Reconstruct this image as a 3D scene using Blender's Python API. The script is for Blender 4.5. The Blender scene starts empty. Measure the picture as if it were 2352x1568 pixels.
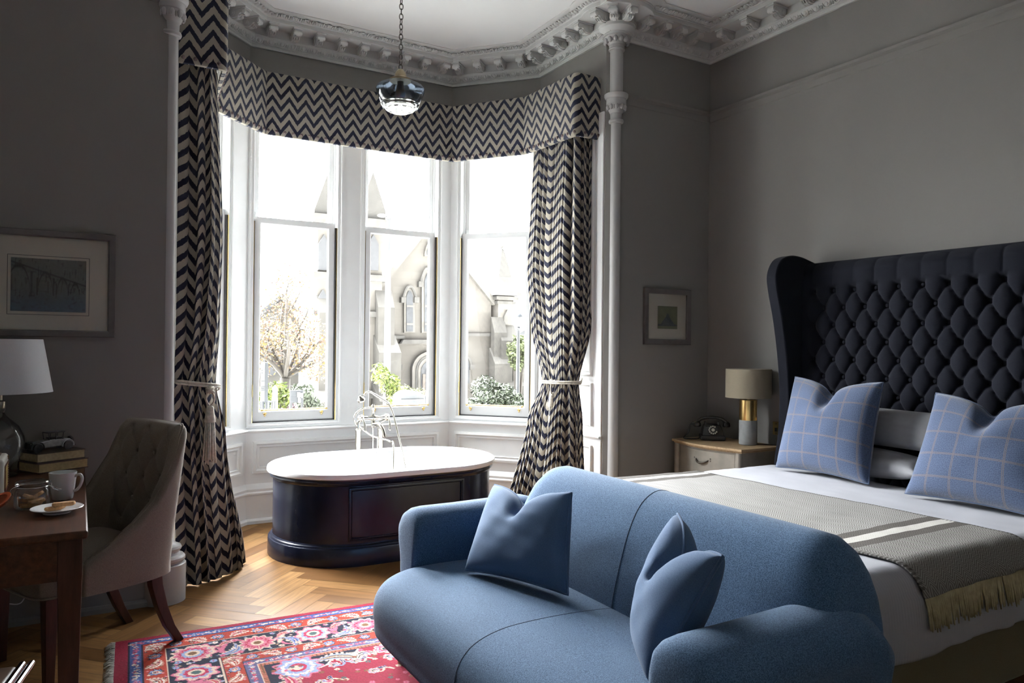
import bpy, math, random
import numpy as np
from mathutils import Vector, Matrix
random.seed(7)
SC = bpy.context.scene
COL = SC.collection
PI = math.pi

# ---------------------------------------------------------------- camera
FPX, IW, IH, CAMZ = 1701.58, 2352, 1568, 1.32
YAW, PITCH, ROLL = 0.528345, 0.005086, 0.010524
_f = Vector((math.sin(YAW)*math.cos(PITCH), math.cos(YAW)*math.cos(PITCH), math.sin(PITCH)))
_r = Vector((math.cos(YAW), -math.sin(YAW), 0))
_u = _r.cross(_f)
CR = _r*math.cos(ROLL) + _u*math.sin(ROLL)
CU = -_r*math.sin(ROLL) + _u*math.cos(ROLL)
CF = _f
cam_data = bpy.data.cameras.new('camera')
cam = bpy.data.objects.new('camera', cam_data); COL.objects.link(cam)
cam_data.sensor_fit = 'HORIZONTAL'; cam_data.sensor_width = 36.0
cam_data.lens = FPX/IW*36.0
cam_data.clip_start = 0.05; cam_data.clip_end = 400
cam.matrix_world = Matrix(((CR.x, CU.x, -CF.x, 0), (CR.y, CU.y, -CF.y, 0), (CR.z, CU.z, -CF.z, CAMZ), (0, 0, 0, 1)))
SC.camera = cam

# ---------------------------------------------------------------- sky, daylight, exposure
# overcast sky, far brighter on the street side where the sun stands behind thin cloud
SKY, GLOW, GEXP = 4.0, 250.0, 4.0
SUNDIR = (-0.12, 0.60, 0.79)
world = bpy.data.worlds.new('world'); SC.world = world
world.use_nodes = True
_n = world.node_tree.nodes; _l = world.node_tree.links
bg = _n['Background']
_tc = _n.new('ShaderNodeTexCoord')
_d = _n.new('ShaderNodeVectorMath'); _d.operation = 'DOT_PRODUCT'; _d.inputs[1].default_value = Vector(SUNDIR).normalized()
_l.new(_tc.outputs['Generated'], _d.inputs[0])
def _m(op, a, b):
    x = _n.new('ShaderNodeMath'); x.operation = op
    for i, v in enumerate((a, b)):
        if isinstance(v, float): x.inputs[i].default_value = v
        else: _l.new(v, x.inputs[i])
    return x.outputs[0]
_s = _m('ADD', _m('MULTIPLY', _m('POWER', _m('MAXIMUM', _d.outputs['Value'], 0.0), GEXP), GLOW), SKY)
_l.new(_s, bg.inputs['Strength'])
bg.inputs['Color'].default_value = (0.95, 0.98, 1.0, 1)
SC.view_settings.view_transform = 'Standard'
SC.view_settings.look = 'None'
SC.view_settings.exposure = 0.12
SC.view_settings.gamma = 1.0
SC.view_settings.use_curve_mapping = False
SC.cycles.diffuse_bounces = 5
SC.cycles.max_bounces = 14
SC.cycles.transparent_max_bounces = 16
SC.cycles.sample_clamp_indirect = 6.0
SC.cycles.caustics_reflective = False
SC.cycles.caustics_refractive = False

def portal(cx, cy, cz, w, h, nx, ny):
    # daylight entering through a window opening (guides the sky light, gives none of its own)
    l = bpy.data.lights.new('window_daylight', 'AREA'); l.shape = 'RECTANGLE'; l.size = w; l.size_y = h
    l.cycles.is_portal = True
    o = bpy.data.objects.new('window_daylight', l); COL.objects.link(o)
    z = Vector((-nx, -ny, 0)); y = Vector((0, 0, 1)); x = y.cross(z)
    o.matrix_world = Matrix(((x.x, y.x, z.x, cx), (x.y, y.y, z.y, cy), (x.z, y.z, z.z, cz), (0, 0, 0, 1)))

# ---------------------------------------------------------------- object helpers
def at(px, py, Y):
    v = CF + CR*((px-IW/2)/FPX) + CU*(-(py-IH/2)/FPX)
    t = Y/v.y
    return Vector((v.x*t, Y, CAMZ+v.z*t))

def setp(o, label=None, cat=None, group=None, kind=None):
    if label: o['label'] = label
    if cat: o['category'] = cat
    if group: o['group'] = group
    if kind: o['kind'] = kind
    return o

def thing(name, label, cat, loc=(0, 0, 0), rz=0.0, group=None, kind=None):
    o = bpy.data.objects.new(name, None); COL.objects.link(o)
    o.location = loc; o.rotation_euler = (0, 0, rz); o.empty_display_size = 0.05
    return setp(o, label, cat, group, kind)

class G:
    """collects vertices / faces / uv of one mesh"""
    def __init__(s): s.v = []; s.f = []; s.uv = None; s.col = None
    def add(s, V, F, M=None):
        n = len(s.v)
        s.v += [tuple(M @ Vector(p)) for p in V] if M is not None else [tuple(p) for p in V]
        s.f += [tuple(i+n for i in f) for f in F]
        return s
    def box(s, x0, x1, y0, y1, z0, z1, M=None):
        V = [(x0,y0,z0),(x1,y0,z0),(x1,y1,z0),(x0,y1,z0),(x0,y0,z1),(x1,y0,z1),(x1,y1,z1),(x0,y1,z1)]
        F = [(0,3,2,1),(4,5,6,7),(0,1,5,4),(1,2,6,5),(2,3,7,6),(3,0,4,7)]
        return s.add(V, F, M)
    def tube(s, pts, r, n=8, closed=False, caps=True, M=None):
        pts = [Vector(p) for p in pts]; N = len(pts)
        rr = r if isinstance(r, (list, tuple)) else [r]*N
        V = []; F = []
        prev = None
        for i, p in enumerate(pts):
            if closed: t = (pts[(i+1) % N]-pts[i-1])
            else: t = pts[min(i+1, N-1)]-pts[max(i-1, 0)]
            if t.length < 1e-9: t = Vector((0, 0, 1))
            t.normalize()
            if prev is None:
                a = Vector((0, 0, 1)) if abs(t.z) < .9 else Vector((1, 0, 0))
                nrm = t.cross(a).normalized()
            else:
                nrm = prev-t*prev.dot(t)
                if nrm.length < 1e-6: nrm = t.orthogonal()
                nrm.normalize()
            prev = nrm
            b = t.cross(nrm)
            for k in range(n):
                a = 2*PI*k/n
                V.append(p+(nrm*math.cos(a)+b*math.sin(a))*rr[i])
        m = N if closed else N-1
        for i in range(m):
            j = (i+1) % N
            for k in range(n):
                k2 = (k+1) % n
                F.append((i*n+k, i*n+k2, j*n+k2, j*n+k))
        if caps and not closed:
            F.append(tuple(range(n-1, -1, -1))); F.append(tuple((N-1)*n+k for k in range(n)))
        return s.add(V, F, M)
    def lathe(s, prof, n=24, c=(0, 0, 0), M=None, a0=0.0, a1=2*PI, sx=1.0, sy=1.0):
        """prof = [(r, z)...] bottom to top (outside faces out)"""
        full = abs(a1-a0-2*PI) < 1e-6
        V = []; F = []; m = n if full else n+1
        for (r, z) in prof:
            for k in range(m):
                a = a0+(a1-a0)*k/n
                V.append((c[0]+r*math.cos(a)*sx, c[1]+r*math.sin(a)*sy, c[2]+z))
        for i in range(len(prof)-1):
            for k in range(n):
                k2 = (k+1) % m
                F.append((i*m+k, i*m+k2, (i+1)*m+k2, (i+1)*m+k))
        if full:
            if prof[0][0] > 1e-6: F.append(tuple(range(m-1, -1, -1)))
            if prof[-1][0] > 1e-6: F.append(tuple((len(prof)-1)*m+k for k in range(m)))
        return s.add(V, F, M)
    def ball(s, c, rx, ry=None, rz=None, n=10, m=6, M=None):
        ry = ry or rx; rz = rz or rx
        V = []; F = []
        for i in range(m+1):
            t = -PI/2+PI*i/m
            for k in range(n):
                a = 2*PI*k/n
                V.append((c[0]+rx*math.cos(t)*math.cos(a), c[1]+ry*math.cos(t)*math.sin(a), c[2]+rz*math.sin(t)))
        for i in range(m):
            for k in range(n):
                k2 = (k+1) % n
                F.append((i*n+k, i*n+k2, (i+1)*n+k2, (i+1)*n+k))
        return s.add(V, F, M)
    def prism(s, poly, a, b, axis='z', M=None):
        """poly 2D ccw, extruded from a to b along axis"""
        n = len(poly)
        def P(p, h):
            return (p[0], p[1], h) if axis == 'z' else ((p[0], h, p[1]) if axis == 'y' else (h, p[0], p[1]))
        V = [P(p, a) for p in poly]+[P(p, b) for p in poly]
        F = [tuple(range(n-1, -1, -1)), tuple(range(n, 2*n))]
        for i in range(n):
            j = (i+1) % n
            F.append((i, j, n+j, n+i))
        if axis == 'y': F = [tuple(reversed(f)) for f in F]
        return s.add(V, F, M)
    def loft(s, rings, cap=True, M=None):
        """closed rings of equal length"""
        n = len(rings[0]); V = [p for r in rings for p in r]; F = []
        for i in range(len(rings)-1):
            for k in range(n):
                k2 = (k+1) % n
                F.append((i*n+k, i*n+k2, (i+1)*n+k2, (i+1)*n+k))
        if cap:
            F.append(tuple(range(n-1, -1, -1))); F.append(tuple((len(rings)-1)*n+k for k in range(n)))
        return s.add(V, F, M)
    def grid(s, fn, nu, nv, uvf=None, closeu=False, M=None):
        """fn(u, v) -> point, u, v in 0..1"""
        V = []; U = []; F = []
        for j in range(nv+1):
            for i in range(nu+1):
                u, v = i/nu, j/nv
                V.append(fn(u, v))
                if uvf: U.append(uvf(u, v))
        for j in range(nv):
            for i in range(nu):
                a = j*(nu+1)+i
                F.append((a, a+1, a+nu+2, a+nu+1))
        if uvf:
            s.uv = (s.uv or [])+U
        return s.add(V, F, M)

def mk(name, g, mat, root=None, bevel=0.0, sub=0, smooth=True, ang=38, seg=2, solid=0.0, loc=None):
    me = bpy.data.meshes.new(name)
    me.from_pydata(g.v, [], g.f); me.update()
    if g.uv:
        L = me.uv_layers.new(name='UVMap')
        idx = np.empty(len(me.loops), dtype=np.int32); me.loops.foreach_get('vertex_index', idx)
        L.data.foreach_set('uv', np.array(g.uv, dtype=np.float32)[idx].ravel())
    if g.col is not None:
        ca = me.color_attributes.new('tint', 'FLOAT_COLOR', 'POINT')
        ca.data.foreach_set('color', np.asarray(g.col, dtype=np.float32).ravel())
    if smooth:
        me.polygons.foreach_set('use_smooth', [True]*len(me.polygons))
        if ang < 180: me.set_sharp_from_angle(angle=math.radians(ang))
    me.materials.append(mat)
    o = bpy.data.objects.new(name, me); COL.objects.link(o)
    if root is not None: o.parent = root
    if loc is not None: o.location = loc
    if solid:
        m = o.modifiers.new('solid', 'SOLIDIFY'); m.thickness = solid; m.offset = 0
    if bevel:
        m = o.modifiers.new('bevel', 'BEVEL'); m.width = bevel; m.segments = seg; m.limit_method = 'ANGLE'; m.angle_limit = math.radians(40)
        if smooth: o.modifiers.new('wn', 'WEIGHTED_NORMAL')
    if sub:
        m = o.modifiers.new('sub', 'SUBSURF'); m.levels = sub; m.render_levels = sub
    return o

def recalc(o):
    import bmesh
    bm = bmesh.new(); bm.from_mesh(o.data); bmesh.ops.recalc_face_normals(bm, faces=bm.faces); bm.to_mesh(o.data); bm.free()
    return o

def share(o, root=None, M=None):
    """copy of a part sharing its mesh"""
    c = o.copy(); COL.objects.link(c)
    if root is not None: c.parent = root
    if M is not None: c.matrix_local = M
    return c

def dup(root, loc, rz, label, group=None):
    r = root.copy(); COL.objects.link(r); r.location = loc; r.rotation_euler = (0, 0, rz); r['label'] = label
    if group: r['group'] = group
    for ch in list(root.children):
        c = ch.copy(); COL.objects.link(c); c.parent = r
        for gch in ch.children:
            d = gch.copy(); COL.objects.link(d); d.parent = c
    return r

def bez(p0, p1, p2, p3, n=10):
    out = []
    for i in range(n+1):
        t = i/n; a = (1-t)
        out.append(tuple(a**3*p0[k]+3*a*a*t*p1[k]+3*a*t*t*p2[k]+t**3*p3[k] for k in range(len(p0))))
    return out

def cr(pts, n=6, closed=False):
    """catmull-rom through points"""
    P = [tuple(p) for p in pts]; N = len(P); out = []
    m = N if closed else N-1
    for i in range(m):
        p1, p2 = P[i], P[(i+1) % N]
        p0 = P[i-1] if (closed or i > 0) else p1
        p3 = P[(i+2) % N] if (closed or i+2 < N) else p2
        for k in range(n):
            t = k/n
            out.append(tuple(.5*((2*b)+(-a+c)*t+(2*a-5*b+4*c-d)*t*t+(-a+3*b-3*c+d)*t**3) for a, b, c, d in zip(p0, p1, p2, p3)))
    if not closed: out.append(P[-1])
    return out

def lerp(a, b, t): return a+(b-a)*t
def sstep(a, b, x):
    t = min(1, max(0, (x-a)/(b-a))); return t*t*(3-2*t)

# ---------------------------------------------------------------- materials
def nt(name):
    m = bpy.data.materials.new(name); m.use_nodes = True
    n = m.node_tree.nodes; l = m.node_tree.links
    return m, n, l, n['Principled BSDF']
def setin(b, **k):
    for a, v in k.items():
        a = a.replace('_', ' ')
        if a in b.inputs:
            b.inputs[a].default_value = v
def rgb(c): return (c[0], c[1], c[2], 1)
def node(n, t, **k):
    x = n.new(t)
    for a, v in k.items(): setattr(x, a, v)
    return x
def mth(n, l, op, a, b=None, c=None):
    x = n.new('ShaderNodeMath'); x.operation = op
    for i, v in enumerate((a, b, c)):
        if v is None: continue
        if isinstance(v, (int, float)): x.inputs[i].default_value = v
        else: l.new(v, x.inputs[i])
    return x.outputs[0]
def mix(n, l, fac, a, b):
    x = n.new('ShaderNodeMix'); x.data_type = 'RGBA'
    for i, v in ((0, fac), (6, a), (7, b)):
        if isinstance(v, (int, float)): x.inputs[i].default_value = v
        elif isinstance(v, tuple): x.inputs[i].default_value = rgb(v)
        else: l.new(v, x.inputs[i])
    return x.outputs[2]
def noise(n, l, scale, detail=3, rough=.55, vec=None, kind='Object'):
    t = n.new('ShaderNodeTexNoise'); t.inputs['Scale'].default_value = scale
    t.inputs['Detail'].default_value = detail; t.inputs['Roughness'].default_value = rough
    if vec is None:
        tc = n.new('ShaderNodeTexCoord'); vec = tc.outputs[kind]
    l.new(vec, t.inputs['Vector'])
    return t.outputs['Fac']
def ramp(n, l, fac, stops, const=False):
    r = n.new('ShaderNodeValToRGB'); l.new(fac, r.inputs['Fac'])
    cr_ = r.color_ramp
    if const: cr_.interpolation = 'CONSTANT'
    while len(cr_.elements) < len(stops): cr_.elements.new(0.5)
    for e, (p, c) in zip(cr_.elements, stops): e.position = p; e.color = rgb(c)
    return r.outputs['Color']
def bump(n, l, b, h, strength=.3, dist=.002):
    x = n.new('ShaderNodeBump'); x.inputs['Strength'].default_value = strength; x.inputs['Distance'].default_value = dist
    l.new(h, x.inputs['Height']); l.new(x.outputs['Normal'], b.inputs['Normal'])

def plain(name, col, rough=.5, metal=0.0, var=.12, scale=6.0, bmp=0.0, bscale=120.0, bdist=.001, **k):
    m, n, l, b = nt(name)
    setin(b, Roughness=rough, Metallic=metal, **k)
    f = noise(n, l, scale)
    lo = tuple(c*(1-var) for c in col); hi = tuple(min(1, c*(1+var)) for c in col)
    l.new(ramp(n, l, f, [(.3, lo), (.7, hi)]), b.inputs['Base Color'])
    if bmp: bump(n, l, b, noise(n, l, bscale, 4), bmp, bdist)
    return m

def fabric(name, c1, c2, scale=350, bmp=.35, sheen=.3, rough=.9, big=.12):
    m, n, l, b = nt(name)
    setin(b, Roughness=rough, Specular_IOR_Level=.15)
    if 'Sheen Weight' in b.inputs:
        b.inputs['Sheen Weight'].default_value = sheen*.5; b.inputs['Sheen Roughness'].default_value = .45
    f = noise(n, l, scale, 3, .7)
    c = ramp(n, l, f, [(.38, c1), (.62, c2)])
    g = noise(n, l, 9.0, 3)
    c = mix(n, l, mth(n, l, 'MULTIPLY', g, big*2), c, tuple(x*.75 for x in c1))
    l.new(c, b.inputs['Base Color'])
    bump(n, l, b, noise(n, l, scale*1.4, 2, .7), bmp, .0015)
    return m

def thin_glass(name, tint=(1, 1, 1), refl=.08, rough=0.0):
    m = bpy.data.materials.new(name); m.use_nodes = True
    n = m.node_tree.nodes; l = m.node_tree.links; n.clear()
    o = n.new('ShaderNodeOutputMaterial'); t = n.new('ShaderNodeBsdfTransparent'); g = n.new('ShaderNodeBsdfGlossy')
    t.inputs['Color'].default_value = rgb(tint); g.inputs['Roughness'].default_value = rough
    lw = n.new('ShaderNodeLayerWeight'); lw.inputs['Blend'].default_value = .25
    x = n.new('ShaderNodeMixShader')
    l.new(mth(n, l, 'ADD', mth(n, l, 'MULTIPLY', lw.outputs['Fresnel'], .45), refl*.3), x.inputs[0])
    l.new(t.outputs[0], x.inputs[1]); l.new(g.outputs[0], x.inputs[2]); l.new(x.outputs[0], o.inputs['Surface'])
    return m

def wood(name, c1, c2, rough=.35, scale=3.0, stretch=(1, 1, 12), coat=.0):
    m, n, l, b = nt(name)
    setin(b, Roughness=rough, Specular_IOR_Level=.22)
    if coat: setin(b, Coat_Weight=coat, Coat_Roughness=.15)
    tc = n.new('ShaderNodeTexCoord'); mp = n.new('ShaderNodeMapping'); mp.inputs['Scale'].default_value = stretch
    l.new(tc.outputs['Object'], mp.inputs['Vector'])
    f = noise(n, l, scale, 6, .65, vec=mp.outputs['Vector'])
    l.new(ramp(n, l, f, [(.3, c1), (.7, c2)]), b.inputs['Base Color'])
    bump(n, l, b, f, .12, .001)
    return m

def chevron(name, dark=(.007, .008, .019), light=(.29, .262, .212), per=.118, amp=.082, pitch=.082):
    m, n, l, b = nt(name)
    setin(b, Roughness=.9, Specular_IOR_Level=.15)
    if 'Sheen Weight' in b.inputs: b.inputs['Sheen Weight'].default_value = .04
    uv = n.new('ShaderNodeUVMap'); sp = n.new('ShaderNodeSeparateXYZ'); l.new(uv.outputs['UV'], sp.inputs[0])
    nz = noise(n, l, 60, 2, .6, vec=uv.outputs['UV'])
    t = mth(n, l, 'PINGPONG', sp.outputs[0], per/2)
    w = mth(n, l, 'SUBTRACT', sp.outputs[1], mth(n, l, 'MULTIPLY', t, amp/(per/2)))
    w = mth(n, l, 'ADD', w, mth(n, l, 'MULTIPLY', mth(n, l, 'SUBTRACT', nz, .5), .016))
    s = mth(n, l, 'FRACT', mth(n, l, 'ADD', mth(n, l, 'DIVIDE', w, pitch), 100.0))
    k = mth(n, l, 'LESS_THAN', s, .46)
    wv = noise(n, l, 420, 2, .7, vec=uv.outputs['UV'])
    lt = ramp(n, l, wv, [(.3, tuple(c*.72 for c in light)), (.7, tuple(c*1.12 for c in light))])
    dk = ramp(n, l, wv, [(.3, tuple(c*.7 for c in dark)), (.7, tuple(c*1.4 for c in dark))])
    l.new(mix(n, l, k, lt, dk), b.inputs['Base Color'])
    bump(n, l, b, mth(n, l, 'ADD', wv, mth(n, l, 'MULTIPLY', k, -.8)), .35, .0015)
    # linen lets a little daylight through
    if 'Transmission Weight' in b.inputs: pass
    return m

def check(name):
    m, n, l, b = nt(name)
    setin(b, Roughness=.9, Specular_IOR_Level=.15)
    if 'Sheen Weight' in b.inputs: b.inputs['Sheen Weight'].default_value = .3
    uv = n.new('ShaderNodeUVMap'); sp = n.new('ShaderNodeSeparateXYZ'); l.new(uv.outputs['UV'], sp.inputs[0])
    f = noise(n, l, 260, 3, .7, vec=uv.outputs['UV'])
    base = ramp(n, l, f, [(.38, (.020, .032, .066)), (.62, (.062, .088, .152))])
    def line(x, off, per, w):
        q = mth(n, l, 'FRACT', mth(n, l, 'ADD', mth(n, l, 'DIVIDE', x, per), 50+off))
        return mth(n, l, 'LESS_THAN', q, w/per)
    A = mth(n, l, 'MAXIMUM', line(sp.outputs[0], .13, .112, .0035), line(sp.outputs[0], .13-.055, .112, .0035))
    B = mth(n, l, 'MAXIMUM', line(sp.outputs[1], .31, .112, .0035), line(sp.outputs[1], .31-.05, .112, .0035))
    k = mth(n, l, 'MULTIPLY', mth(n, l, 'MAXIMUM', A, B), .62)
    l.new(mix(n, l, k, base, (.135, .100, .078)), b.inputs['Base Color'])
    bump(n, l, b, f, .3, .0015)
    return m

WALL = plain('wall_paint', (.170, .163, .151), .85, var=.03, scale=2, bmp=.05, bscale=300)
WHITE = plain('white_gloss_paint', (.87, .885, .885), .35, var=.03, scale=4)
PLASTER = plain('white_plaster', (.56, .565, .55), .8, var=.04, scale=5)
CEILM = plain('ceiling_paint', (.83, .85, .85), .9, var=.02, scale=2)
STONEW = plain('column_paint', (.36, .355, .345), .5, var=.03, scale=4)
GLASS = thin_glass('window_glass', refl=.05)
BRASS = plain('polished_brass', (.80, .60, .27), .22, 1.0, var=.06)
BLACK = plain('black_gap', (.012, .012, .014), .6, var=.1)
CHROME = plain('polished_nickel', (.86, .83, .76), .09, 1.0, var=.02)
CHEV = chevron('chevron_linen')
ROPE = plain('rope_cord', (.50, .47, .40), .85, var=.25, scale=60, bmp=.6, bscale=200, bdist=.003)
NAVY = plain('navy_gloss_paint', (.0055, .008, .020), .22, var=.15, scale=8, bmp=.03, bscale=30, Specular_IOR_Level=.3)
ENAMEL = plain('white_enamel', (.86, .86, .87), .12, var=.01)
BLUE = fabric('blue_wool', (.018, .047, .095), (.082, .147, .245), 330, sheen=.2)
BLUE2 = fabric('blue_cushion_linen', (.042, .080, .150), (.068, .118, .205), 500, sheen=.2)
SEAM = plain('navy_seam', (.018, .035, .07), .9)
CHECK = check('blue_check_wool')
TUFT = fabric('navy_velvet', (.0027, .0032, .0068), (.0048, .006, .0115), 300, sheen=.06)
LINEN = plain('white_cotton', (.29, .29, .305), .85, var=.03, scale=40, bmp=.12, bscale=70, bdist=.003, Specular_IOR_Level=.15)
OLIVE = fabric('olive_divan', (.10, .085, .05), (.14, .12, .07), 300)
GREY_FR = plain('grey_frame_wood', (.085, .077, .074), .5, var=.15, scale=20)
MOUNT = plain('cream_mount', (.58, .55, .47), .85, var=.03)
DWOOD = wood('dark_mahogany', (.024, .009, .0045), (.080, .030, .013), .36, 4.0, (12, 1.2, 12))
LEGWOOD = wood('dark_leg_wood', (.020, .008, .006), (.060, .022, .014), .35, 4.0, (10, 10, 1.5))
OAKLEG = wood('light_oak', (.34, .19, .09), (.50, .30, .15), .45, 4.0, (10, 10, 1.5))
TAUPE = fabric('taupe_chair_linen', (.140, .116, .092), (.222, .190, .155), 420, sheen=.25)

# ================================================================ THE ROOM
XR, YP, YF = 4.14, 4.13, 5.63
PLAN = [(-1.7, -2.2), (XR, -2.2), (XR, YP), (3.19, YP), (3.19, 5.05), (2.68, YF), (1.05, YF), (.43, 5.03), (.43, YP), (-1.7, YP)]
ZC = 3.68

def offset(poly, d, closed=False):
    out = []; N = len(poly)
    for i, p in enumerate(poly):
        p = Vector(p).to_2d()
        a = Vector(poly[i-1]).to_2d() if (closed or i > 0) else None
        b = Vector(poly[(i+1) % N]).to_2d() if (closed or i < N-1) else None
        ns = []
        for q, r in ((a, p), (p, b)):
            if q is None or r is None: continue
            t = (r-q).normalized(); ns.append(Vector((-t.y, t.x)))
        if len(ns) == 1: m = ns[0]*d
        else:
            m = (ns[0]+ns[1]).normalized(); m = m*(d/max(.35, m.dot(ns[0])))
        out.append((p.x+m.x, p.y+m.y))
    return out
def sweep(g, poly, prof, closed=False):
    """prof [(projection, z)] along a plan polyline, interior on its left"""
    rows = [offset(poly, p, closed) for p, z in prof]; n = len(poly); V = []; F = []
    for (p, z), row in zip(prof, rows): V += [(x, y, z) for x, y in row]
    for i in range(len(prof)-1):
        for k in range(n if closed else n-1):
            k2 = (k+1) % n
            F.append((i*n+k, i*n+k2, (i+1)*n+k2, (i+1)*n+k))
    return g.add(V, F)
def rectframe(g, u0, u1, z0, z1, prof, M=None):
    """mitred moulding round a rectangle in the local xz plane; prof [(inset, y)]"""
    rings = []
    for i, y in prof:
        rings.append([(u0+i, y, z0+i), (u1-i, y, z0+i), (u1-i, y, z1-i), (u0+i, y, z1-i)])
    return g.loft(rings, cap=False, M=M)

def structure(name, g, m, label=None, **k):
    o = mk(name, g, m, **k); return setp(o, label, None, None, 'structure')

# --- floor: oak herringbone, every block with its own tone
def herringbone():
    L, w, gap = .45, .1, .0012
    V = []; F = []; UV = []; C = []
    c = math.sqrt(.5); x0 = .82
    def put(ax, ay, horiz, seed):
        if horiz: q = [(ax, ay), (ax+L, ay), (ax+L, ay+w), (ax, ay+w)]; uv = [(0, 0), (L, 0), (L, w), (0, w)]
        else: q = [(ax, ay), (ax+w, ay), (ax+w, ay+L), (ax, ay+L)]; uv = [(0, 0), (0, w), (L, w), (L, 0)]
        cx = sum(p[0] for p in q)/4; cy = sum(p[1] for p in q)/4
        R = lambda x, y: ((x-y)*c+x0, (x+y)*c)
        wx, wy = R(cx, cy)
        if not (-1.9 < wx < 4.3 and -2.4 < wy < 5.8): return
        if wy > 4.3 and not (.2 < wx < 3.4): return
        n = len(V); rnd = random.Random(seed)
        t = rnd.random(); o = (rnd.random()*40, rnd.random()*40)
        for p, u in zip(q, uv):
            px = p[0]+(gap if p[0] < cx else -gap); py = p[1]+(gap if p[1] < cy else -gap)
            X, Y = R(px, py); V.append((X, Y, 0)); UV.append((u[0]+o[0], u[1]+o[1])); C.append((t, rnd.random()*0+t, t, 1))
        F.append((n, n+1, n+2, n+3))
    for j in range(-14, 15):
        for k in range(-60, 61):
            bx, by = j*L+k*w, -j*L+k*w
            put(bx, by, True, j*1000+k*2)
            put(bx+L, by+w-L, False, j*1000+k*2+1)
    g = G(); g.v = V; g.f = F; g.uv = UV; g.col = C
    m, n, l, b = nt('oak_herringbone')
    setin(b, Roughness=.45, Specular_IOR_Level=.07)
    uv = n.new('ShaderNodeUVMap'); mp = n.new('ShaderNodeMapping'); mp.inputs['Scale'].default_value = (2.2, 26, 1)
    l.new(uv.outputs['UV'], mp.inputs['Vector'])
    f = noise(n, l, 1.6, 6, .62, vec=mp.outputs['Vector'])
    mp2 = n.new('ShaderNodeMapping'); mp2.inputs['Scale'].default_value = (3.2, 14, 1); l.new(uv.outputs['UV'], mp2.inputs['Vector'])
    wv = n.new('ShaderNodeTexWave'); wv.inputs['Scale'].default_value = .9; wv.inputs['Distortion'].default_value = 9; wv.inputs['Detail'].default_value = 3; wv.bands_direction = 'Y'
    l.new(mp2.outputs['Vector'], wv.inputs['Vector'])
    vc = n.new('ShaderNodeVertexColor'); vc.layer_name = 'tint'
    base = ramp(n, l, vc.outputs['Color'], [(0, (.090, .041, .013)), (.45, (.155, .079, .028)), (1, (.235, .132, .053))])
    grain = ramp(n, l, f, [(.3, (.55, .55, .55)), (.65, (1.12, 1.1, 1.08))])
    x = n.new('ShaderNodeMix'); x.data_type = 'RGBA'; x.blend_type = 'MULTIPLY'; x.inputs[0].default_value = .75
    l.new(base, x.inputs[6]); l.new(grain, x.inputs[7])
    y = mix(n, l, mth(n, l, 'MULTIPLY', wv.outputs['Fac'], .16), x.outputs[2], (.10, .05, .02))
    l.new(y, b.inputs['Base Color'])
    l.new(mth(n, l, 'ADD', mth(n, l, 'MULTIPLY', f, .14), .42), b.inputs['Roughness'])
    bump(n, l, b, f, .1, .0008)
    o = structure('floor', g, m, 'oak herringbone parquet floor', smooth=False)
    s = G(); s.box(-1.9, 4.3, -2.4, 5.85, -.12, -.002)
    mk('subfloor', s, plain('floor_gap', (.05, .03, .015), .8), o)
herringbone()

# --- ceiling and walls
g = G(); g.box(-1.9, 4.35, -2.45, 5.95, ZC, ZC+.15)
structure('ceiling', g, CEILM, 'white ceiling')
g = G(); g.box(XR, XR+.15, -2.4, 5.2, -.1, ZC)
structure('wall_right', g, WALL, 'grey wall behind the bed')
g = G(); g.box(-1.85, -1.7, -2.4, YP, -.1, ZC)
structure('wall_left', g, CEILM, 'white side wall beyond the desk, out of view')  # unseen wall, finished white to bounce light onto the front walls
g = G(); g.box(-1.85, XR+.15, -2.4, -2.2, -.1, ZC)
structure('wall_back', g, CEILM, 'white wall behind the viewer, out of view')  # likewise unseen, its white finish chosen to throw light back
g = G(); g.prism([(-1.85, YP), (.372, YP), (.43, 4.225), (.43, 5.05), (-1.85, 5.05)], -.1, ZC)
structure('wall_front_left', g, WALL, 'grey wall left of the bay', smooth=False)
g = G(); g.prism([(3.19, 4.185), (3.245, YP), (XR+.15, YP), (XR+.15, 5.07), (3.19, 5.07)], -.1, ZC)
structure('wall_front_right', g, WALL, 'grey wall between bay and bed wall', smooth=False)

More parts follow.
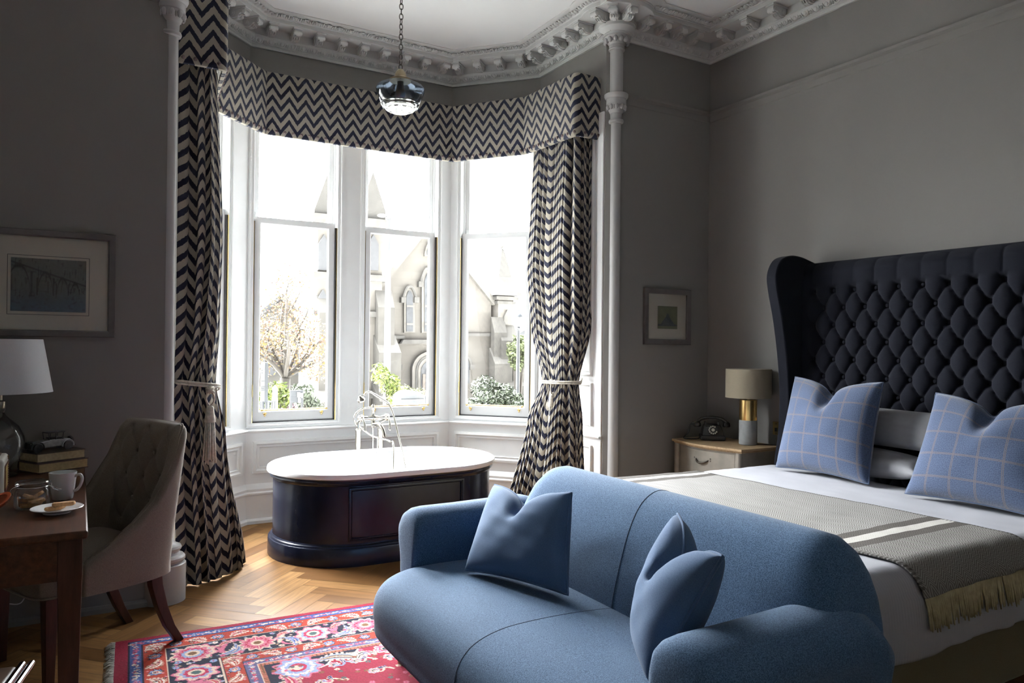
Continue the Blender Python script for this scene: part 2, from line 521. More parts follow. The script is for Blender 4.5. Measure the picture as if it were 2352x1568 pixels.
# bay segments: (name, A, B, openings along it)
SEG = [('left', (.43, 5.03), (1.05, YF), [(.013, .663)]), ('front', (1.05, YF), (2.68, YF), [(.03, .676), (.875, 1.524)]), ('right', (2.68, YF), (3.19, 5.05), [(.075, .725)])]
def seg_matrix(A, B):
    u = (Vector(B)-Vector(A)).normalized()
    return Matrix(((u.x, -u.y, 0, A[0]), (u.y, u.x, 0, A[1]), (0, 0, 1, 0), (0, 0, 0, 1)))
ZS, ZH = .722, 3.02
TRIM = [0]
def trim(g, m, label, **k):
    TRIM[0] += 1
    return structure('trim_%d' % TRIM[0], g, m, label, **k)
for nm, A, B, ops in SEG:
    L = (Vector(B)-Vector(A)).length; M = seg_matrix(A, B)
    g = G(); g.box(-.02, L+.02, 0, .2, ZH, ZC, M)
    structure('wall_bay_'+nm, g, WALL, 'grey bay wall over the windows')
    g = G(); g.box(-.005, L+.005, 0, .2, -.1, ZS, M)
    us = [-.005]+[x for o in ops for x in o]+[L+.005]
    for i in range(0, len(us), 2): g.box(us[i], us[i+1], 0, .2, ZS, ZH, M)
    trim(g, WHITE, 'white window casing and dado wall of the bay', smooth=False)
    # mouldings: dado cap, panel frames, window architrave beads
    g = G()
    for a, b2 in ops:
        rectframe(g, a-.03, b2+.03, ZS-.022, ZH, [(0, 0), (.004, -.012), (.016, -.012), (.02, -.004), (.03, -.004), (.03, .03)], M)
    cuts = [(.05, L-.05)] if nm != 'front' else [(.05, L-.095)]
    for a, b2 in cuts:
        rectframe(g, a, b2, .36, .60, [(0, 0), (.004, -.018), (.022, -.022), (.03, -.010), (.036, -.008), (.046, -.012), (.05, -.002), (.06, -.001)], M)
    trim(g, WHITE, 'white panel mouldings below the bay windows', ang=25)

BAY = [(3.19, 4.19)]+PLAN[4:8]+[(.43, 4.23)]
g = G(); sweep(g, BAY, [(0, .655), (.012, .655), (.014, .662), (.03, .668), (.034, .676), (.03, .684), (.006, .688), (0, .694)])
trim(g, WHITE, 'white dado cap moulding round the bay', ang=25)
SK = [(.034, 0), (.034, .022), (.026, .034), (.016, .036), (.016, .20), (.018, .206), (.026, .212), (.028, .222), (.020, .232), (.022, .25), (.014, .268), (.006, .282), (0, .288)]
g = G(); sweep(g, BAY[0:6], SK)
structure('baseboard_bay', g, WHITE, 'white skirting round the bay', ang=25)
g = G(); sweep(g, PLAN[0:4], SK)
structure('baseboard_right', g, PLASTER, 'pale skirting along the bed wall', ang=25)
g = G(); sweep(g, PLAN[8:10], SK)
structure('baseboard_front_left', g, WALL, 'grey skirting behind the desk', ang=25)

# picture rail
PR = [(0, 3.03), (.006, 3.035), (.010, 3.05), (.012, 3.075), (.030, 3.088), (.034, 3.104), (.02, 3.109), (0, 3.110)]
g = G(); sweep(g, [(XR, -2.2), (XR, YP), (3.27, YP)], PR); sweep(g, [(.36, YP), (-1.7, YP)], PR)
trim(g, WALL, 'picture rail round the grey walls', ang=25)

# panelled shutter case on the right reveal
g = G(); Mr = seg_matrix((3.19, 4.20), (3.19, 5.05))
Mr = Matrix(((0, 1, 0, 3.19), (1, 0, 0, 4.13), (0, 0, 1, 0), (0, 0, 0, 1)))   # u = +y, y = into the wall
FRP = [(0, 0), (.004, -.02), (.016, -.022), (.022, -.012), (.03, -.006), (.036, -.009), (.042, -.001), (.05, -.001)]
for u0, u1, z0, z1 in ((.17, .78, 1.10, 2.95), (.17, .78, .745, 1.055), (.17, .78, .09, .61), (.075, .120, .70, 2.95), (.075, .120, .09, .645)):
    rectframe(g, u0, u1, z0, z1, FRP if u1-u0 > .2 else [(0, -.004), (.006, -.002), (.012, .0)], Mr)
g.box(.066, .128, -.012, 0, .05, 2.98, Mr); g.box(.136, .90, -.004, 0, .05, .672, Mr); g.box(.136, .90, -.004, 0, .684, 2.98, Mr)
trim(g, WHITE, 'white panelled shutter case beside the right curtain', ang=25)
g = G(); Ml = Matrix(((0, -1, 0, .43), (1, 0, 0, 4.13), (0, 0, 1, 0), (0, 0, 0, 1)))
for z0, z1 in ((1.10, 2.95), (.745, 1.055), (.09, .61)): rectframe(g, .25, .80, z0, z1, FRP, Ml)
g.box(.20, .90, -.004, 0, .05, 2.98, Ml)
trim(g, WHITE, 'white panelled shutter case behind the left curtain', ang=25)

# --- cornice
CORN = [(0, 3.478), (.016, 3.478), (.018, 3.494), (.022, 3.498), (.022, 3.505), (.026, 3.508), (.040, 3.52), (.052, 3.538), (.054, 3.555), (.058, 3.556), (.058, 3.562), (.044, 3.566),
        (.044, 3.618), (.185, 3.618), (.187, 3.622), (.187, 3.646), (.194, 3.648), (.196, 3.654), (.205, 3.656), (.225, 3.664), (.262, 3.668), (.272, 3.674), (.272, 3.684)]
TRIM[0] += 1
cornice = thing('trim_%d' % TRIM[0], 'white plaster cornice with brackets and egg moulding', None, (0, 0, 0), kind='structure')
CP = PLAN
g = G(); sweep(g, CP, CORN, closed=True)
mk('cornice_run', g, PLASTER, cornice, ang=25)
COLS = [(3.235, 4.125), (.385, 4.165)]
for cx, cy in COLS:
    g = G(); g.lathe([(p+.0715, z-.0022) for p, z in CORN], 36, (cx, cy, 0))
    mk('cornice_drum', g, PLASTER, cornice, ang=25)
def bracket_mesh():
    g = G()
    side = [(0, .004), (.012, -.006), (.03, -.012), (.055, -.012), (.075, -.002), (.088, .012), (.105, .012), (.118, .004), (.128, .010), (.133, .024), (.128, .036), (.120, .042), (0, .042)]
    side = [(x, z) for x, z in cr([(a, b) for a, b in side], 2)]
    g.prism(side, -.026, .026, 'x')
    g.prism([(x*.96, z*.9-.006) for x, z in side], -.012, .012, 'x')
    for s in (-1, 1):
        for (y, z, r) in ((.112, .022, .016), (.03, .016, .020)):
            g.add(*cyl_x(s*.026, s*.031, y, z, r))
            g.add(*cyl_x(s*.026, s*.034, y, z, r*.5))
    for k in (-.016, 0, .016): g.ball((k, .075, -.004), .007, .018, .012, 6, 4)
    g.box(-.034, .034, 0, .140, .042, .054)
    return g
def cyl_x(x0, x1, y, z, r, n=10):
    V = []
    for x in (x0, x1):
        for k in range(n): V.append((x, y+r*math.cos(2*PI*k/n), z+r*math.sin(2*PI*k/n)))
    F = [(k, (k+1) % n, n+(k+1) % n, n+k) for k in range(n)]+[tuple(range(n)), tuple(range(2*n-1, n-1, -1))]
    return V, F
br0 = mk('bracket', bracket_mesh(), PLASTER, cornice, ang=30)
first = True
def put_bracket(x, y, nx, ny):
    """n = direction into the room"""
    global first
    M = Matrix(((ny, nx, 0, x), (-nx, ny, 0, y), (0, 0, 1, 3.563), (0, 0, 0, 1)))
    if first: br0.matrix_local = M; first = False
    else: share(br0, cornice, M)
def brackets(A, B, n, m0=.12, m1=.12):
    A = Vector(A); B = Vector(B); t = (B-A).normalized(); nn = Vector((-t.y, t.x)); L = (B-A).length
    for i in range(n):
        p = A+t*(m0+(L-m0-m1)*i/(n-1))+nn*.044
        put_bracket(p.x, p.y, nn.x, nn.y)
brackets((XR, .1), PLAN[2], 17, .1, .26)
brackets(PLAN[2], PLAN[3], 4, .27, .22)
brackets(PLAN[3], PLAN[4], 5, .18, .10)
brackets(PLAN[4], PLAN[5], 4, .13, .10)
brackets(PLAN[5], PLAN[6], 9, .13, .13)
brackets(PLAN[6], PLAN[7], 5, .13, .12)
brackets(PLAN[7], PLAN[8], 4, .15, .22)
for a in (-100, -135, -170): put_bracket(COLS[0][0]+.114*math.cos(math.radians(a)), COLS[0][1]+.114*math.sin(math.radians(a)), math.cos(math.radians(a)), math.sin(math.radians(a)))
# egg-and-dart and leaf ornament (surface pattern of the run)
def along(poly, step, d, fn, closed=False):
    q = offset(poly, d, closed)
    for A, B in zip(q[:-1], q[1:]):
        A = Vector(A); B = Vector(B); t = (B-A); L = t.length; t.normalize(); n = max(1, round(L/step))
        for i in range(n): fn(A+t*(L*(i+.5)/n), t, L/n)
eg = G(); lf = G()
VIS = [(XR, .6)]+PLAN[2:9]
def egg(p, t, s):
    M = Matrix(((t.x, -t.y, 0, p.x), (t.y, t.x, 0, p.y), (0, 0, 1, 3.530), (0, 0, 0, 1)))
    eg.ball((0, 0, 0), .017, .016, .024, 8, 5, M)
    ring = [(.026*math.cos(a), .010+.006*math.sin(a), .028*math.sin(a)) for a in [PI*(.9+1.2*k/8) for k in range(9)]]
    eg.tube(ring, .0045, 5, M=M)
    for k in (-1, 0, 1): eg.ball((s/2+k*.008, .006, -.012-abs(k)*.004), .004, .007, .014, 5, 4, M)
def leaf(p, t, s):
    M = Matrix(((t.x, -t.y, 0, p.x), (t.y, t.x, 0, p.y), (0, 0, 1, 3.660), (0, 0, 0, 1)))
    h = s/2
    for k in range(-2, 3): lf.ball((k*h*.36, -.004-.012*(abs(k) % 2), -.004), h*.20, .026, .009, 6, 4, M)
    lf.tube([(-h*.95, .02, -.008), (-h*.9, -.012, .002), (-h*.5, -.028, .006), (0, -.020, .004), (h*.5, -.028, .006), (h*.9, -.012, .002), (h*.95, .02, -.008)], .005, 5, M=M)
along(VIS, .082, .036, egg)
along(VIS, .085, .232, leaf)
mk('egg_band', eg, PLASTER, cornice, ang=60); mk('leaf_band', lf, PLASTER, cornice, ang=60)

# --- engaged columns at the mouth of the bay
def column(idx, cx, cy, label):
    TRIM[0] += 1
    c = thing('trim_%d' % TRIM[0], label, None, (cx, cy, 0), kind='structure')
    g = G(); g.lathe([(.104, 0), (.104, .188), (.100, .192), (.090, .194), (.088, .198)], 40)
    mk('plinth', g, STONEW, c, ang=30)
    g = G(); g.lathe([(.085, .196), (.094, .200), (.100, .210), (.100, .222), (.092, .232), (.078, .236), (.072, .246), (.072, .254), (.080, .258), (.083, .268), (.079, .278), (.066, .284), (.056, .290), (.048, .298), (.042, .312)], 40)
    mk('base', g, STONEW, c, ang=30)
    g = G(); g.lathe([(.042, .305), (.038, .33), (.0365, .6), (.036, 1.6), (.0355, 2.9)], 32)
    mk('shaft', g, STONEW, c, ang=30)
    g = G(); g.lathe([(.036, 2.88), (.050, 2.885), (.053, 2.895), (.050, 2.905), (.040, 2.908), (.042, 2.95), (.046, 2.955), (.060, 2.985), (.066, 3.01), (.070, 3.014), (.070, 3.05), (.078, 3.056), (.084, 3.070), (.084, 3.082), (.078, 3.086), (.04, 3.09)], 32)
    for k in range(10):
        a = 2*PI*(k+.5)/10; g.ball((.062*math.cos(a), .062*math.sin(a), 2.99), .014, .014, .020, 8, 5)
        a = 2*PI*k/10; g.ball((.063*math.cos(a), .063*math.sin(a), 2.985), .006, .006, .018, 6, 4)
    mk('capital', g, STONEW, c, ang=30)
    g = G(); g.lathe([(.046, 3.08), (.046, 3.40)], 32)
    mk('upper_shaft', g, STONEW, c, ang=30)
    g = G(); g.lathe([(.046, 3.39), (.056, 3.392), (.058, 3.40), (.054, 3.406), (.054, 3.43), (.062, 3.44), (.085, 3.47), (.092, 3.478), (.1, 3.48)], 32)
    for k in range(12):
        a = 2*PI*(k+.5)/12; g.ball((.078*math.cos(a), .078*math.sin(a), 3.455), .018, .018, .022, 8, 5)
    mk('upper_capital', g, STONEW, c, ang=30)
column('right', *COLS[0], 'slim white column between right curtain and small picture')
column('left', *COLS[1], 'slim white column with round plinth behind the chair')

# --- sash windows
def window(n, A, B, o):
    M = seg_matrix(A, B); u0, u1 = o; W = u1-u0
    org = M @ Vector((u0, 0, ZS)); ang = math.atan2(M[1][0], M[0][0])
    w = thing('window_%d' % n, ['', 'sash window half hidden by the left curtain', 'sash window left of the bath taps', 'sash window behind the bath taps', 'sash window beside the right curtain'][n], None, org, ang, kind='structure')
    H = ZH-ZS
    g = G()
    g.box(0, .012, 0, .2, 0, H); g.box(W-.012, W, 0, .2, 0, H); g.box(0, W, 0, .2, H-.02, H); g.box(0, W, .02, .24, -.01, .004)
    for x in (.012, W-.026): g.box(x, x+.014, .068, .078, 0, H)
    mk('frame', g, WHITE, w, bevel=.002)
    # brass draught strip and dark gap along the lower sash
    g = G()
    g.box(.012, W-.012, .006, .03, .002, .007); g.box(W-.019, W-.012, .004, .03, .002, 1.49); g.box(.012, .017, .004, .03, .002, 1.49)
    mk('brass_strip', g, BRASS, w, smooth=False)
    g = G(); g.box(.017, W-.019, .012, .03, .007, .017); g.box(W-.028, W-.019, .012, .03, .007, 1.49); g.box(.017, .021, .012, .03, .007, 1.49)  # black strips stand in for the shade in the sash gap
    mk('gap_shade', g, BLACK, w, smooth=False)
    a, b = .021, W-.028
    g = G(); z0, z1 = .017, 1.525
    g.box(a, a+.042, .026, .066, z0, z1); g.box(b-.042, b, .026, .066, z0, z1); g.box(a+.042, b-.042, .026, .066, z0, z0+.07); g.box(a+.042, b-.042, .026, .066, z1-.042, z1)
    rectframe(g, a+.042, b-.042, z0+.07, z1-.042, [(0, .026), (.005, .032), (.008, .044), (.008, .05)])
    ls = mk('lower_sash', g, WHITE, w, ang=25)
    g = G(); g.box(a+.045, b-.045, .046, .050, z0+.07, z1-.042); mk('lower_pane', g, GLASS, w, smooth=False)
    g = G(); z0, z1 = 1.49, H-.02; a2, b2 = .014, W-.014
    g.box(a2, a2+.045, .080, .12, z0, z1); g.box(b2-.045, b2, .080, .12, z0, z1); g.box(a2+.045, b2-.045, .080, .12, z0, z0+.035); g.box(a2+.045, b2-.045, .080, .12, z1-.05, z1)
    mk('upper_sash', g, WHITE, w, bevel=.003)
    g = G(); g.box(a2+.045, b2-.045, .098, .102, z0+.035, z1-.05); mk('upper_pane', g, GLASS, w, smooth=False)
    for x in (a+.012, b-.028):
        g = G(); g.box(x, x+.014, .072, .085, 1.52, 1.565); g.tube([(x+.007, .07, 1.535), (x+.007, .062, 1.535)], .004, 8); g.tube([(x+.007, .07, 1.555), (x+.007, .062, 1.555)], .004, 8)
        mk('sash_stop', g, WHITE, w, bevel=.002)
    # brass lift rail with two hooks
    g = G(); z = .10
    g.tube([(.085, .006, z), (W-.085, .006, z)], .0055, 10)
    for x in (.085, W-.085): g.ball((x, .006, z), .013, .010, .010, 10, 6)
    bar = mk('lift_rail', g, BRASS, w)
    for x in (.11, W-.115):
        g = G(); g.tube([(x, .006, z), (x, .004, z-.018), (x, .014, z-.024)], .0022, 6)
        g.ball((x-.007, .022, z-.028), .008, .006, .008, 8, 5); g.ball((x+.007, .022, z-.028), .008, .006, .008, 8, 5); g.ball((x, .022, z-.040), .008, .006, .010, 8, 5)
        g.tube([(x, .018, z-.03), (x, .008, z-.03)], .003, 8)
        mk('hook', g, BRASS, bar)
    g = G(); g.box(.010, .018, -.004, .01, .20, .29); mk('hinge', g, BRASS, w, bevel=.001)
    c = M @ Vector(((u0+u1)/2, .16, (ZS+ZH)/2))
    portal(c.x, c.y, c.z, W, H, M[0][1], M[1][1])
k = 0
for nm, A, B, ops in SEG:
    for o in ops:
        k += 1; window(k, A, B, o)

# pelmet over the whole bay
PEL = [(.425, 4.275), (.655, 4.275), (.70, 5.02), (1.11, 5.42), (2.585, 5.42), (2.965, 4.90), (3.0, 4.275), (3.19, 4.275)]
pel = thing('pelmet', 'padded zigzag fabric pelmet running round the top of the bay', 'pelmet', (1.85, 5.42, 2.8))
def pelmet():
    pts = []; R = .014
    for i, p in enumerate(PEL):           # softly rounded corners
        if 0 < i < len(PEL)-1:
            p = Vector(p); a = (Vector(PEL[i-1])-p).normalized()*R; b = (Vector(PEL[i+1])-p).normalized()*R
            for t in (0, .25, .5, .75, 1): pts.append(tuple((p+a)*(1-t)**2+p*2*t*(1-t)+(p+b)*t*t))
        else: pts.append(tuple(p))
    fine = [pts[0]]
    for a, b in zip(pts[:-1], pts[1:]):
        n = max(1, int((Vector(b)-Vector(a)).length/.05))
        for i in range(1, n+1): fine.append(tuple(Vector(a).lerp(Vector(b), i/n)))
    arc = [0]
    for a, b in zip(fine[:-1], fine[1:]): arc.append(arc[-1]+(Vector(b)-Vector(a)).length)
    return fine, arc
pf, pa = pelmet()
g = G(); n = len(pf)-1; o = Vector((1.85, 5.42, 2.8))
inner = offset(pf, .004); outer = offset(pf, -.026)
prof = [(inner, .006), (inner, 0.0), (pf, -.006), (offset(pf, -.018), -.004), (outer, .012), (outer, .428), (offset(pf, -.016), .44), (pf, .443), (inner, .436)]
V = []; U = []; F = []; vv = [0, 0, -.006, .0, .012, .428, .44, .445, .45]
for (row, z), v in zip(prof, vv):
    for i, p in enumerate(row): V.append((p[0]-o.x, p[1]-o.y, z)); U.append((pa[i], v))
m = len(pf)
for j in range(len(prof)-1):
    for i in range(n): F.append((j*m+i, (j+1)*m+i, (j+1)*m+i+1, j*m+i+1))
g.add(V, F); g.uv = U
mk('valance', g, CHEV, pel, ang=50)
g = G(); bk = [(p[0]-o.x, p[1]-o.y) for p in inner]; wl = [(PLAN[i][0]-o.x, PLAN[i][1]-o.y) for i in (8, 7, 6, 5, 4, 3)]
wl[0] = (PLAN[8][0]-o.x+.003, 4.28-o.y); wl[-1] = (PLAN[3][0]-o.x-.003, 4.28-o.y)
g.prism(bk+wl[::-1], .40, .415)
recalc(mk('top_board', g, WHITE, pel, smooth=False))
STUD = plain('dark_fabric_stud', (.10, .07, .065), .8, var=.3)
sg = G(); sg.ball((0, 0, 0), .011, .011, .011, 8, 6)
st0 = None; nxt = .03
for i in range(n):
    while pa[i] <= nxt < pa[i+1]:
        t = (nxt-pa[i])/(pa[i+1]-pa[i]); p = Vector(outer[i]).lerp(Vector(outer[i+1]), t)
        Mx = Matrix.Translation((p.x-o.x, p.y-o.y, .022))
        if st0 is None: st0 = mk('hem_stud', sg, STUD, pel); st0.matrix_local = Mx
        else: share(st0, pel, Mx)
        nxt += .059

# ================================================================ CURTAINS
def resample(pts, n):
    P = [Vector(p) for p in cr(pts, 10)]
    L = [0]
    for a, b in zip(P[:-1], P[1:]): L.append(L[-1]+(b-a).length)
    out = []; j = 0
    for i in range(n+1):
        d = L[-1]*i/n
        while j < len(L)-2 and L[j+1] < d: j += 1
        t = 0 if L[j+1] == L[j] else (d-L[j])/(L[j+1]-L[j])
        out.append(P[j].lerp(P[j+1], t))
    return out
def curtain(label, keys, folds, width, seed, flip=1):
    """keys [(z, plan points, fold depth)] top to bottom"""
    rnd = random.Random(seed)
    NS, NZ = 200, 110
    root = thing('curtain', label, 'curtain', (keys[-1][1][1][0], keys[-1][1][1][1], 0), group='zigzag curtains of the bay')
    ox, oy = keys[-1][1][1]
    rows = [(z, resample(p, NS), a) for z, p, a in keys]
    ph = [rnd.random()*6.28 for _ in range(4)]
    # uneven fold phase
    warp = [0]
    for i in range(NS):
        s = i/NS; warp.append(warp[-1]+1+.45*math.sin(2*PI*2.3*s+ph[0])+.3*math.sin(2*PI*5.1*s+ph[1]))
    warp = [w/warp[-1] for w in warp]
    g = G(); V = []; U = []; F = []
    ztop, zbot = keys[0][0], keys[-1][0]
    for j in range(NZ+1):
        z = lerp(ztop, zbot, j/NZ)
        k = 0
        while k < len(rows)-2 and z < rows[k+1][0]: k += 1
        (za, pa_, aa), (zb, pb_, ab) = rows[k], rows[k+1]
        t = (za-z)/(za-zb); t = max(0, min(1, t)); ts = t*t*(3-2*t)*.55+t*.45
        line = [pa_[i].lerp(pb_[i], ts) for i in range(NS+1)]; am = lerp(aa, ab, ts)
        for i in range(NS+1):
            s = i/NS
            tn = line[min(NS, i+1)]-line[max(0, i-1)]; tn.normalize(); nn = Vector((-tn.y, tn.x))
            w = warp[i]
            fo = math.sin(2*PI*folds*w+ph[2])
            fo = math.copysign(abs(fo)**.75, fo)
            a2 = am*(.75+.35*math.sin(2*PI*1.7*w+ph[3]+z*.6))
            side = .35*am*math.sin(4*PI*folds*w+ph[1])
            p = line[i]+nn*(fo*a2)+tn*side
            zz = z
            if z <= zbot+1e-4: zz = zbot+.006*abs(fo)
            V.append((p.x-ox, p.y-oy, zz))
            U.append((w*width, z+.012*math.sin(3*z+9*w)))
    for j in range(NZ):
        for i in range(NS):
            a = j*(NS+1)+i; F.append((a, a+1, a+NS+2, a+NS+1))
    g.add(V, F); g.uv = U
    mk('cloth', g, CHEV, root, ang=180, solid=.004)
    return root
KR = [(2.85, [(3.182, 4.327), (3.085, 4.335), (3.052, 4.42), (3.040, 4.60), (3.03, 4.86)], .021),
      (1.90, [(3.182, 4.318), (3.07, 4.32), (3.02, 4.40), (3.01, 4.60), (3.00, 4.88)], .026),
      (1.45, [(3.165, 4.31), (3.06, 4.32), (3.01, 4.41), (3.00, 4.58), (2.99, 4.80)], .022),
      (1.055, [(3.10, 4.36), (3.05, 4.37), (3.00, 4.43), (2.975, 4.52), (2.965, 4.61)], .012),
      (.78, [(3.12, 4.34), (3.04, 4.35), (2.96, 4.43), (2.91, 4.55), (2.88, 4.66)], .020),
      (.004, [(3.15, 4.33), (3.02, 4.335), (2.90, 4.42), (2.82, 4.55), (2.735, 4.74)], .034)]
KL = [(2.85, [(.445, 4.325), (.53, 4.328), (.610, 4.350), (.638, 4.45), (.655, 4.72)], .016),
      (1.90, [(.445, 4.31), (.56, 4.32), (.645, 4.335), (.675, 4.45), (.685, 4.72)], .020),
      (1.40, [(.445, 4.31), (.56, 4.32), (.64, 4.335), (.665, 4.45), (.68, 4.66)], .018),
      (1.09, [(.44, 4.32), (.54, 4.335), (.62, 4.35), (.65, 4.43), (.66, 4.58)], .012),
      (.80, [(.445, 4.31), (.55, 4.33), (.65, 4.36), (.70, 4.44), (.72, 4.58)], .018),
      (.004, [(.465, 4.325), (.58, 4.34), (.70, 4.40), (.79, 4.50), (.865, 4.64)], .030)]
curtain('zigzag curtain tied back at the right of the bay, behind the blue sofa', KR, 14, 1.9, 3)
curtain('zigzag curtain tied back at the left of the bay, beside the chair', KL, 7, 1.1, 5)

def tieback(label, plan, z, dz, knot, tl, hook):
    root = thing('tieback', label, 'curtain tieback', (knot[0], knot[1], knot[2]), group='tasselled rope tiebacks')
    kx, ky, kz = knot
    P = [Vector(p) for p in plan]
    c = sum(P, Vector((0, 0)))/len(P)
    loop = []
    R = resample(plan, 16)
    for i, p in enumerate(R):
        tn = (R[min(16, i+1)]-R[max(0, i-1)]).normalized(); nn = Vector((tn.y, -tn.x))
        if nn.dot(Vector((c.x, c.y-1.0))-c) < 0: nn = -nn
        loop.append((p, nn))
    for k, off in enumerate((0.0, .013)):
        g = G()
        pts = [(p.x+nn.x*.033-kx, p.y+nn.y*.033-ky, z-off+dz*(i/16)-kz) for i, (p, nn) in enumerate(loop)]
        pts = [(hook[0]-kx, hook[1]-ky, z+.02-kz)]+pts
        g.tube(cr(pts, 3), .0065, 8)
        mk('rope', g, ROPE, root, ang=180)
    g = G(); g.ball((0, 0, 0), .022, .018, .024, 10, 7); g.tube([(-.02, -.012, .01), (0, -.02, -.004), (.02, -.012, -.012)], .008, 8); g.tube([(.018, -.012, .014), (0, -.022, .004), (-.018, -.012, -.016)], .008, 8)
    for s in (-1, 1): g.tube(bez((s*.008, -.01, -.01), (s*.03, -.02, -.04), (s*.022, -.02, -.07), (tl[0]*.4, -.015, -.085), 8), .0055, 7)
    mk('knot', g, ROPE, root, ang=180)
    t = G(); top = (tl[0]*.4, -.015, -.085)
    t.lathe([(.006, 0), (.016, -.004), (.020, -.012), (.021, -.03), (.026, -.06), (.029, -.085), (.027, -.09)][::-1], 14, top)
    hd = mk('tassel', t, ROPE, root, ang=180)
    s = G(); rr = random.Random(4)
    for k in range(46):
        a = rr.random()*6.28; q = math.sqrt(rr.random()); L = .20+rr.random()*.03
        x0, y0 = .024*q*math.cos(a), .024*q*math.sin(a)
        s.tube([(top[0]+x0, top[1]+y0, top[2]-.085), (top[0]+x0*1.25+tl[0]*.2, top[1]+y0*1.2, top[2]-.085-L*.5), (top[0]+x0*1.6+tl[0]*.5, top[1]+y0*1.5, top[2]-.085-L)], [.0042, .0045, .003], 5)
    mk('fringe', s, ROPE, hd, ang=180)
tieback('rope tieback with tassel round the right curtain', KR[3][1], 1.065, -.005, (2.968, 4.505, 1.055), (-.02, 0, 0), (3.16, 4.40))
tieback('rope tieback with tassel round the left curtain', KL[3][1], 1.115, -.06, (.615, 4.305, 1.06), (.0, 0, 0), (.425, 4.36))

# bead chain of a roller blind
g = G()
for i in range(120): g.ball((0, 0, -i*.0115), .0028, n=6, m=4)
tag_o = mk('blind_chain', g, WHITE, None, loc=(1.058, 5.60, 2.98)); setp(tag_o, 'white bead chain hanging beside the window left of the bath taps', 'blind chain')

# ================================================================ BATH
BX0, BX1, BY = 1.51, 2.06, 4.72
def stad(r, z, n=20, dx=0):
    out = []
    for k in range(n+1): a = -PI/2+PI*k/n; out.append((BX1+r*math.cos(a)-1.785, r*math.sin(a), z))
    for k in range(n+1): a = PI/2+PI*k/n; out.append((BX0+r*math.cos(a)-1.785, r*math.sin(a), z))
    return out
bath = thing('bathtub', 'navy panelled oval bathtub with white rim in the bay', 'bathtub', (1.785, BY, 0))
g = G(); g.loft([stad(r, z) for r, z in [(.44, 0), (.482, 0), (.482, .098), (.478, .106), (.472, .108), (.468, .118), (.460, .122), (.455, .13), (.40, .13)]])
mk('plinth', g, NAVY, bath, ang=30)
g = G(); g.loft([stad(r, z) for r, z in [(.40, .12), (.453, .12), (.453, .470), (.458, .474), (.462, .482), (.470, .486), (.474, .494), (.470, .502), (.472, .512), (.465, .513)]], cap=False)
mk('body', g, NAVY, bath, ang=30)
g = G(); g.loft([stad(r, z) for r, z in [(.44, .506), (.46, .514), (.484, .514), (.490, .518), (.492, .53), (.488, .545), (.476, .553), (.45, .555), (.425, .552), (.405, .54), (.392, .50), (.375, .36), (.35, .24), (.30, .18), (.2, .165), (.05, .162)]], cap=False)
mk('rim', g, ENAMEL, bath, ang=40)
FRB = [(0, 0), (.003, -.005), (.009, -.006), (.012, -.001), (.016, -.001), (.019, -.004), (.022, 0)]
g = G(); rectframe(g, 1.385-1.785, 2.145-1.785, .145, .465, FRB, Matrix.Translation((0, -.4532, 0)))
mk('panel_moulding', g, NAVY, bath, ang=25)
g = G(); g.lathe([(.02, 0), (.02, .004), (.014, .006)], 16, (0, 0, .164)); mk('waste', g, CHROME, bath)

TY = 5.265
tap = thing('bath_mixer', 'polished bath mixer on two standpipes with handheld shower behind the bathtub', 'bath tap', (1.862, TY, 0))
TO = Vector((1.862, TY, 0))
def T(px, py, dy=0.0): return tuple(at(px, py, TY+dy)-TO)
for px in (822.5, 873.5):
    x = T(px, 1000)[0]
    g = G(); g.lathe([(.036, 0), (.036, .006), (.020, .012), (.0205, .665), (.021, .675), (.0235, .68), (.0235, .69), (.012, .698), (.011, .75)], 18, (x, 0, 0))
    mk('standpipe', g, CHROME, tap, ang=35)
zb = T(857, 959)[2]
xl, xr_, xc = T(829, 959)[0], T(888, 959)[0], T(857, 959)[0]
g = G()
g.tube([(xl-.004, 0, zb), (xl+.03, 0, zb), (xc-.04, 0, zb)], [.019, .013, .010], 14); g.tube([(xc-.045, 0, zb), (xc-.02, 0, zb), (xc, 0, zb), (xc+.02, 0, zb), (xc+.045, 0, zb)], [.010, .016, .024, .016, .010], 14); g.tube([(xc+.04, 0, zb), (xr_-.03, 0, zb), (xr_+.004, 0, zb)], [.010, .013, .019], 14)
for x in (xl, xr_):
    g.ball((x, 0, zb), .026, .024, .026, 14, 8); g.ball((x, -.02, zb), .017, .017, .017, 12, 8)
g.tube([(xl, 0, zb-.01), (T(822.5, 1000)[0], 0, .74)], .013, 12); g.tube([(xr_, 0, zb-.01), (T(873.5, 1000)[0], 0, .74)], .013, 12)
g.tube([(xc, 0, zb), (xc, 0, zb-.04), (xc, -.005, zb-.07)], [.016, .014, .018], 12)
mk('mixer_body', g, CHROME, tap, ang=50)
g = G(); g.tube(bez((xc, -.01, zb-.05), (xc+.01, -.08, zb-.03), (xc+.03, -.13, zb-.04), (xc+.04, -.14, zb-.13), 12), [.014]*8+[.013, .0125, .012, .012, .0115], 12)
mk('spout', g, CHROME, tap, ang=60)
for (x, dx) in ((xl, .012), (xr_, .006)):
    g = G(); g.tube([(x, -.03, zb), (x+dx*.4, -.05, zb-.02), (x+dx, -.055, zb-.05), (x+dx, -.055, zb-.085)], [.008, .007, .008, .009], 10)
    g.ball((x+dx, -.055, zb-.088), .010, n=10)
    mk('lever_handle', g, CHROME, tap, ang=60)
g = G(); g.tube([(xc, 0, zb+.02), (xc, 0, zb+.055), (xc, 0, zb+.06), (xc, 0, zb+.10)], [.013, .010, .014, .007], 12); g.tube(cr([(xc, 0, zb+.07), T(835, 938), T(819, 948), T(814, 962), T(818, 975), T(826, 981)], 6), .007, 10)
mk('cradle', g, CHROME, tap, ang=60)
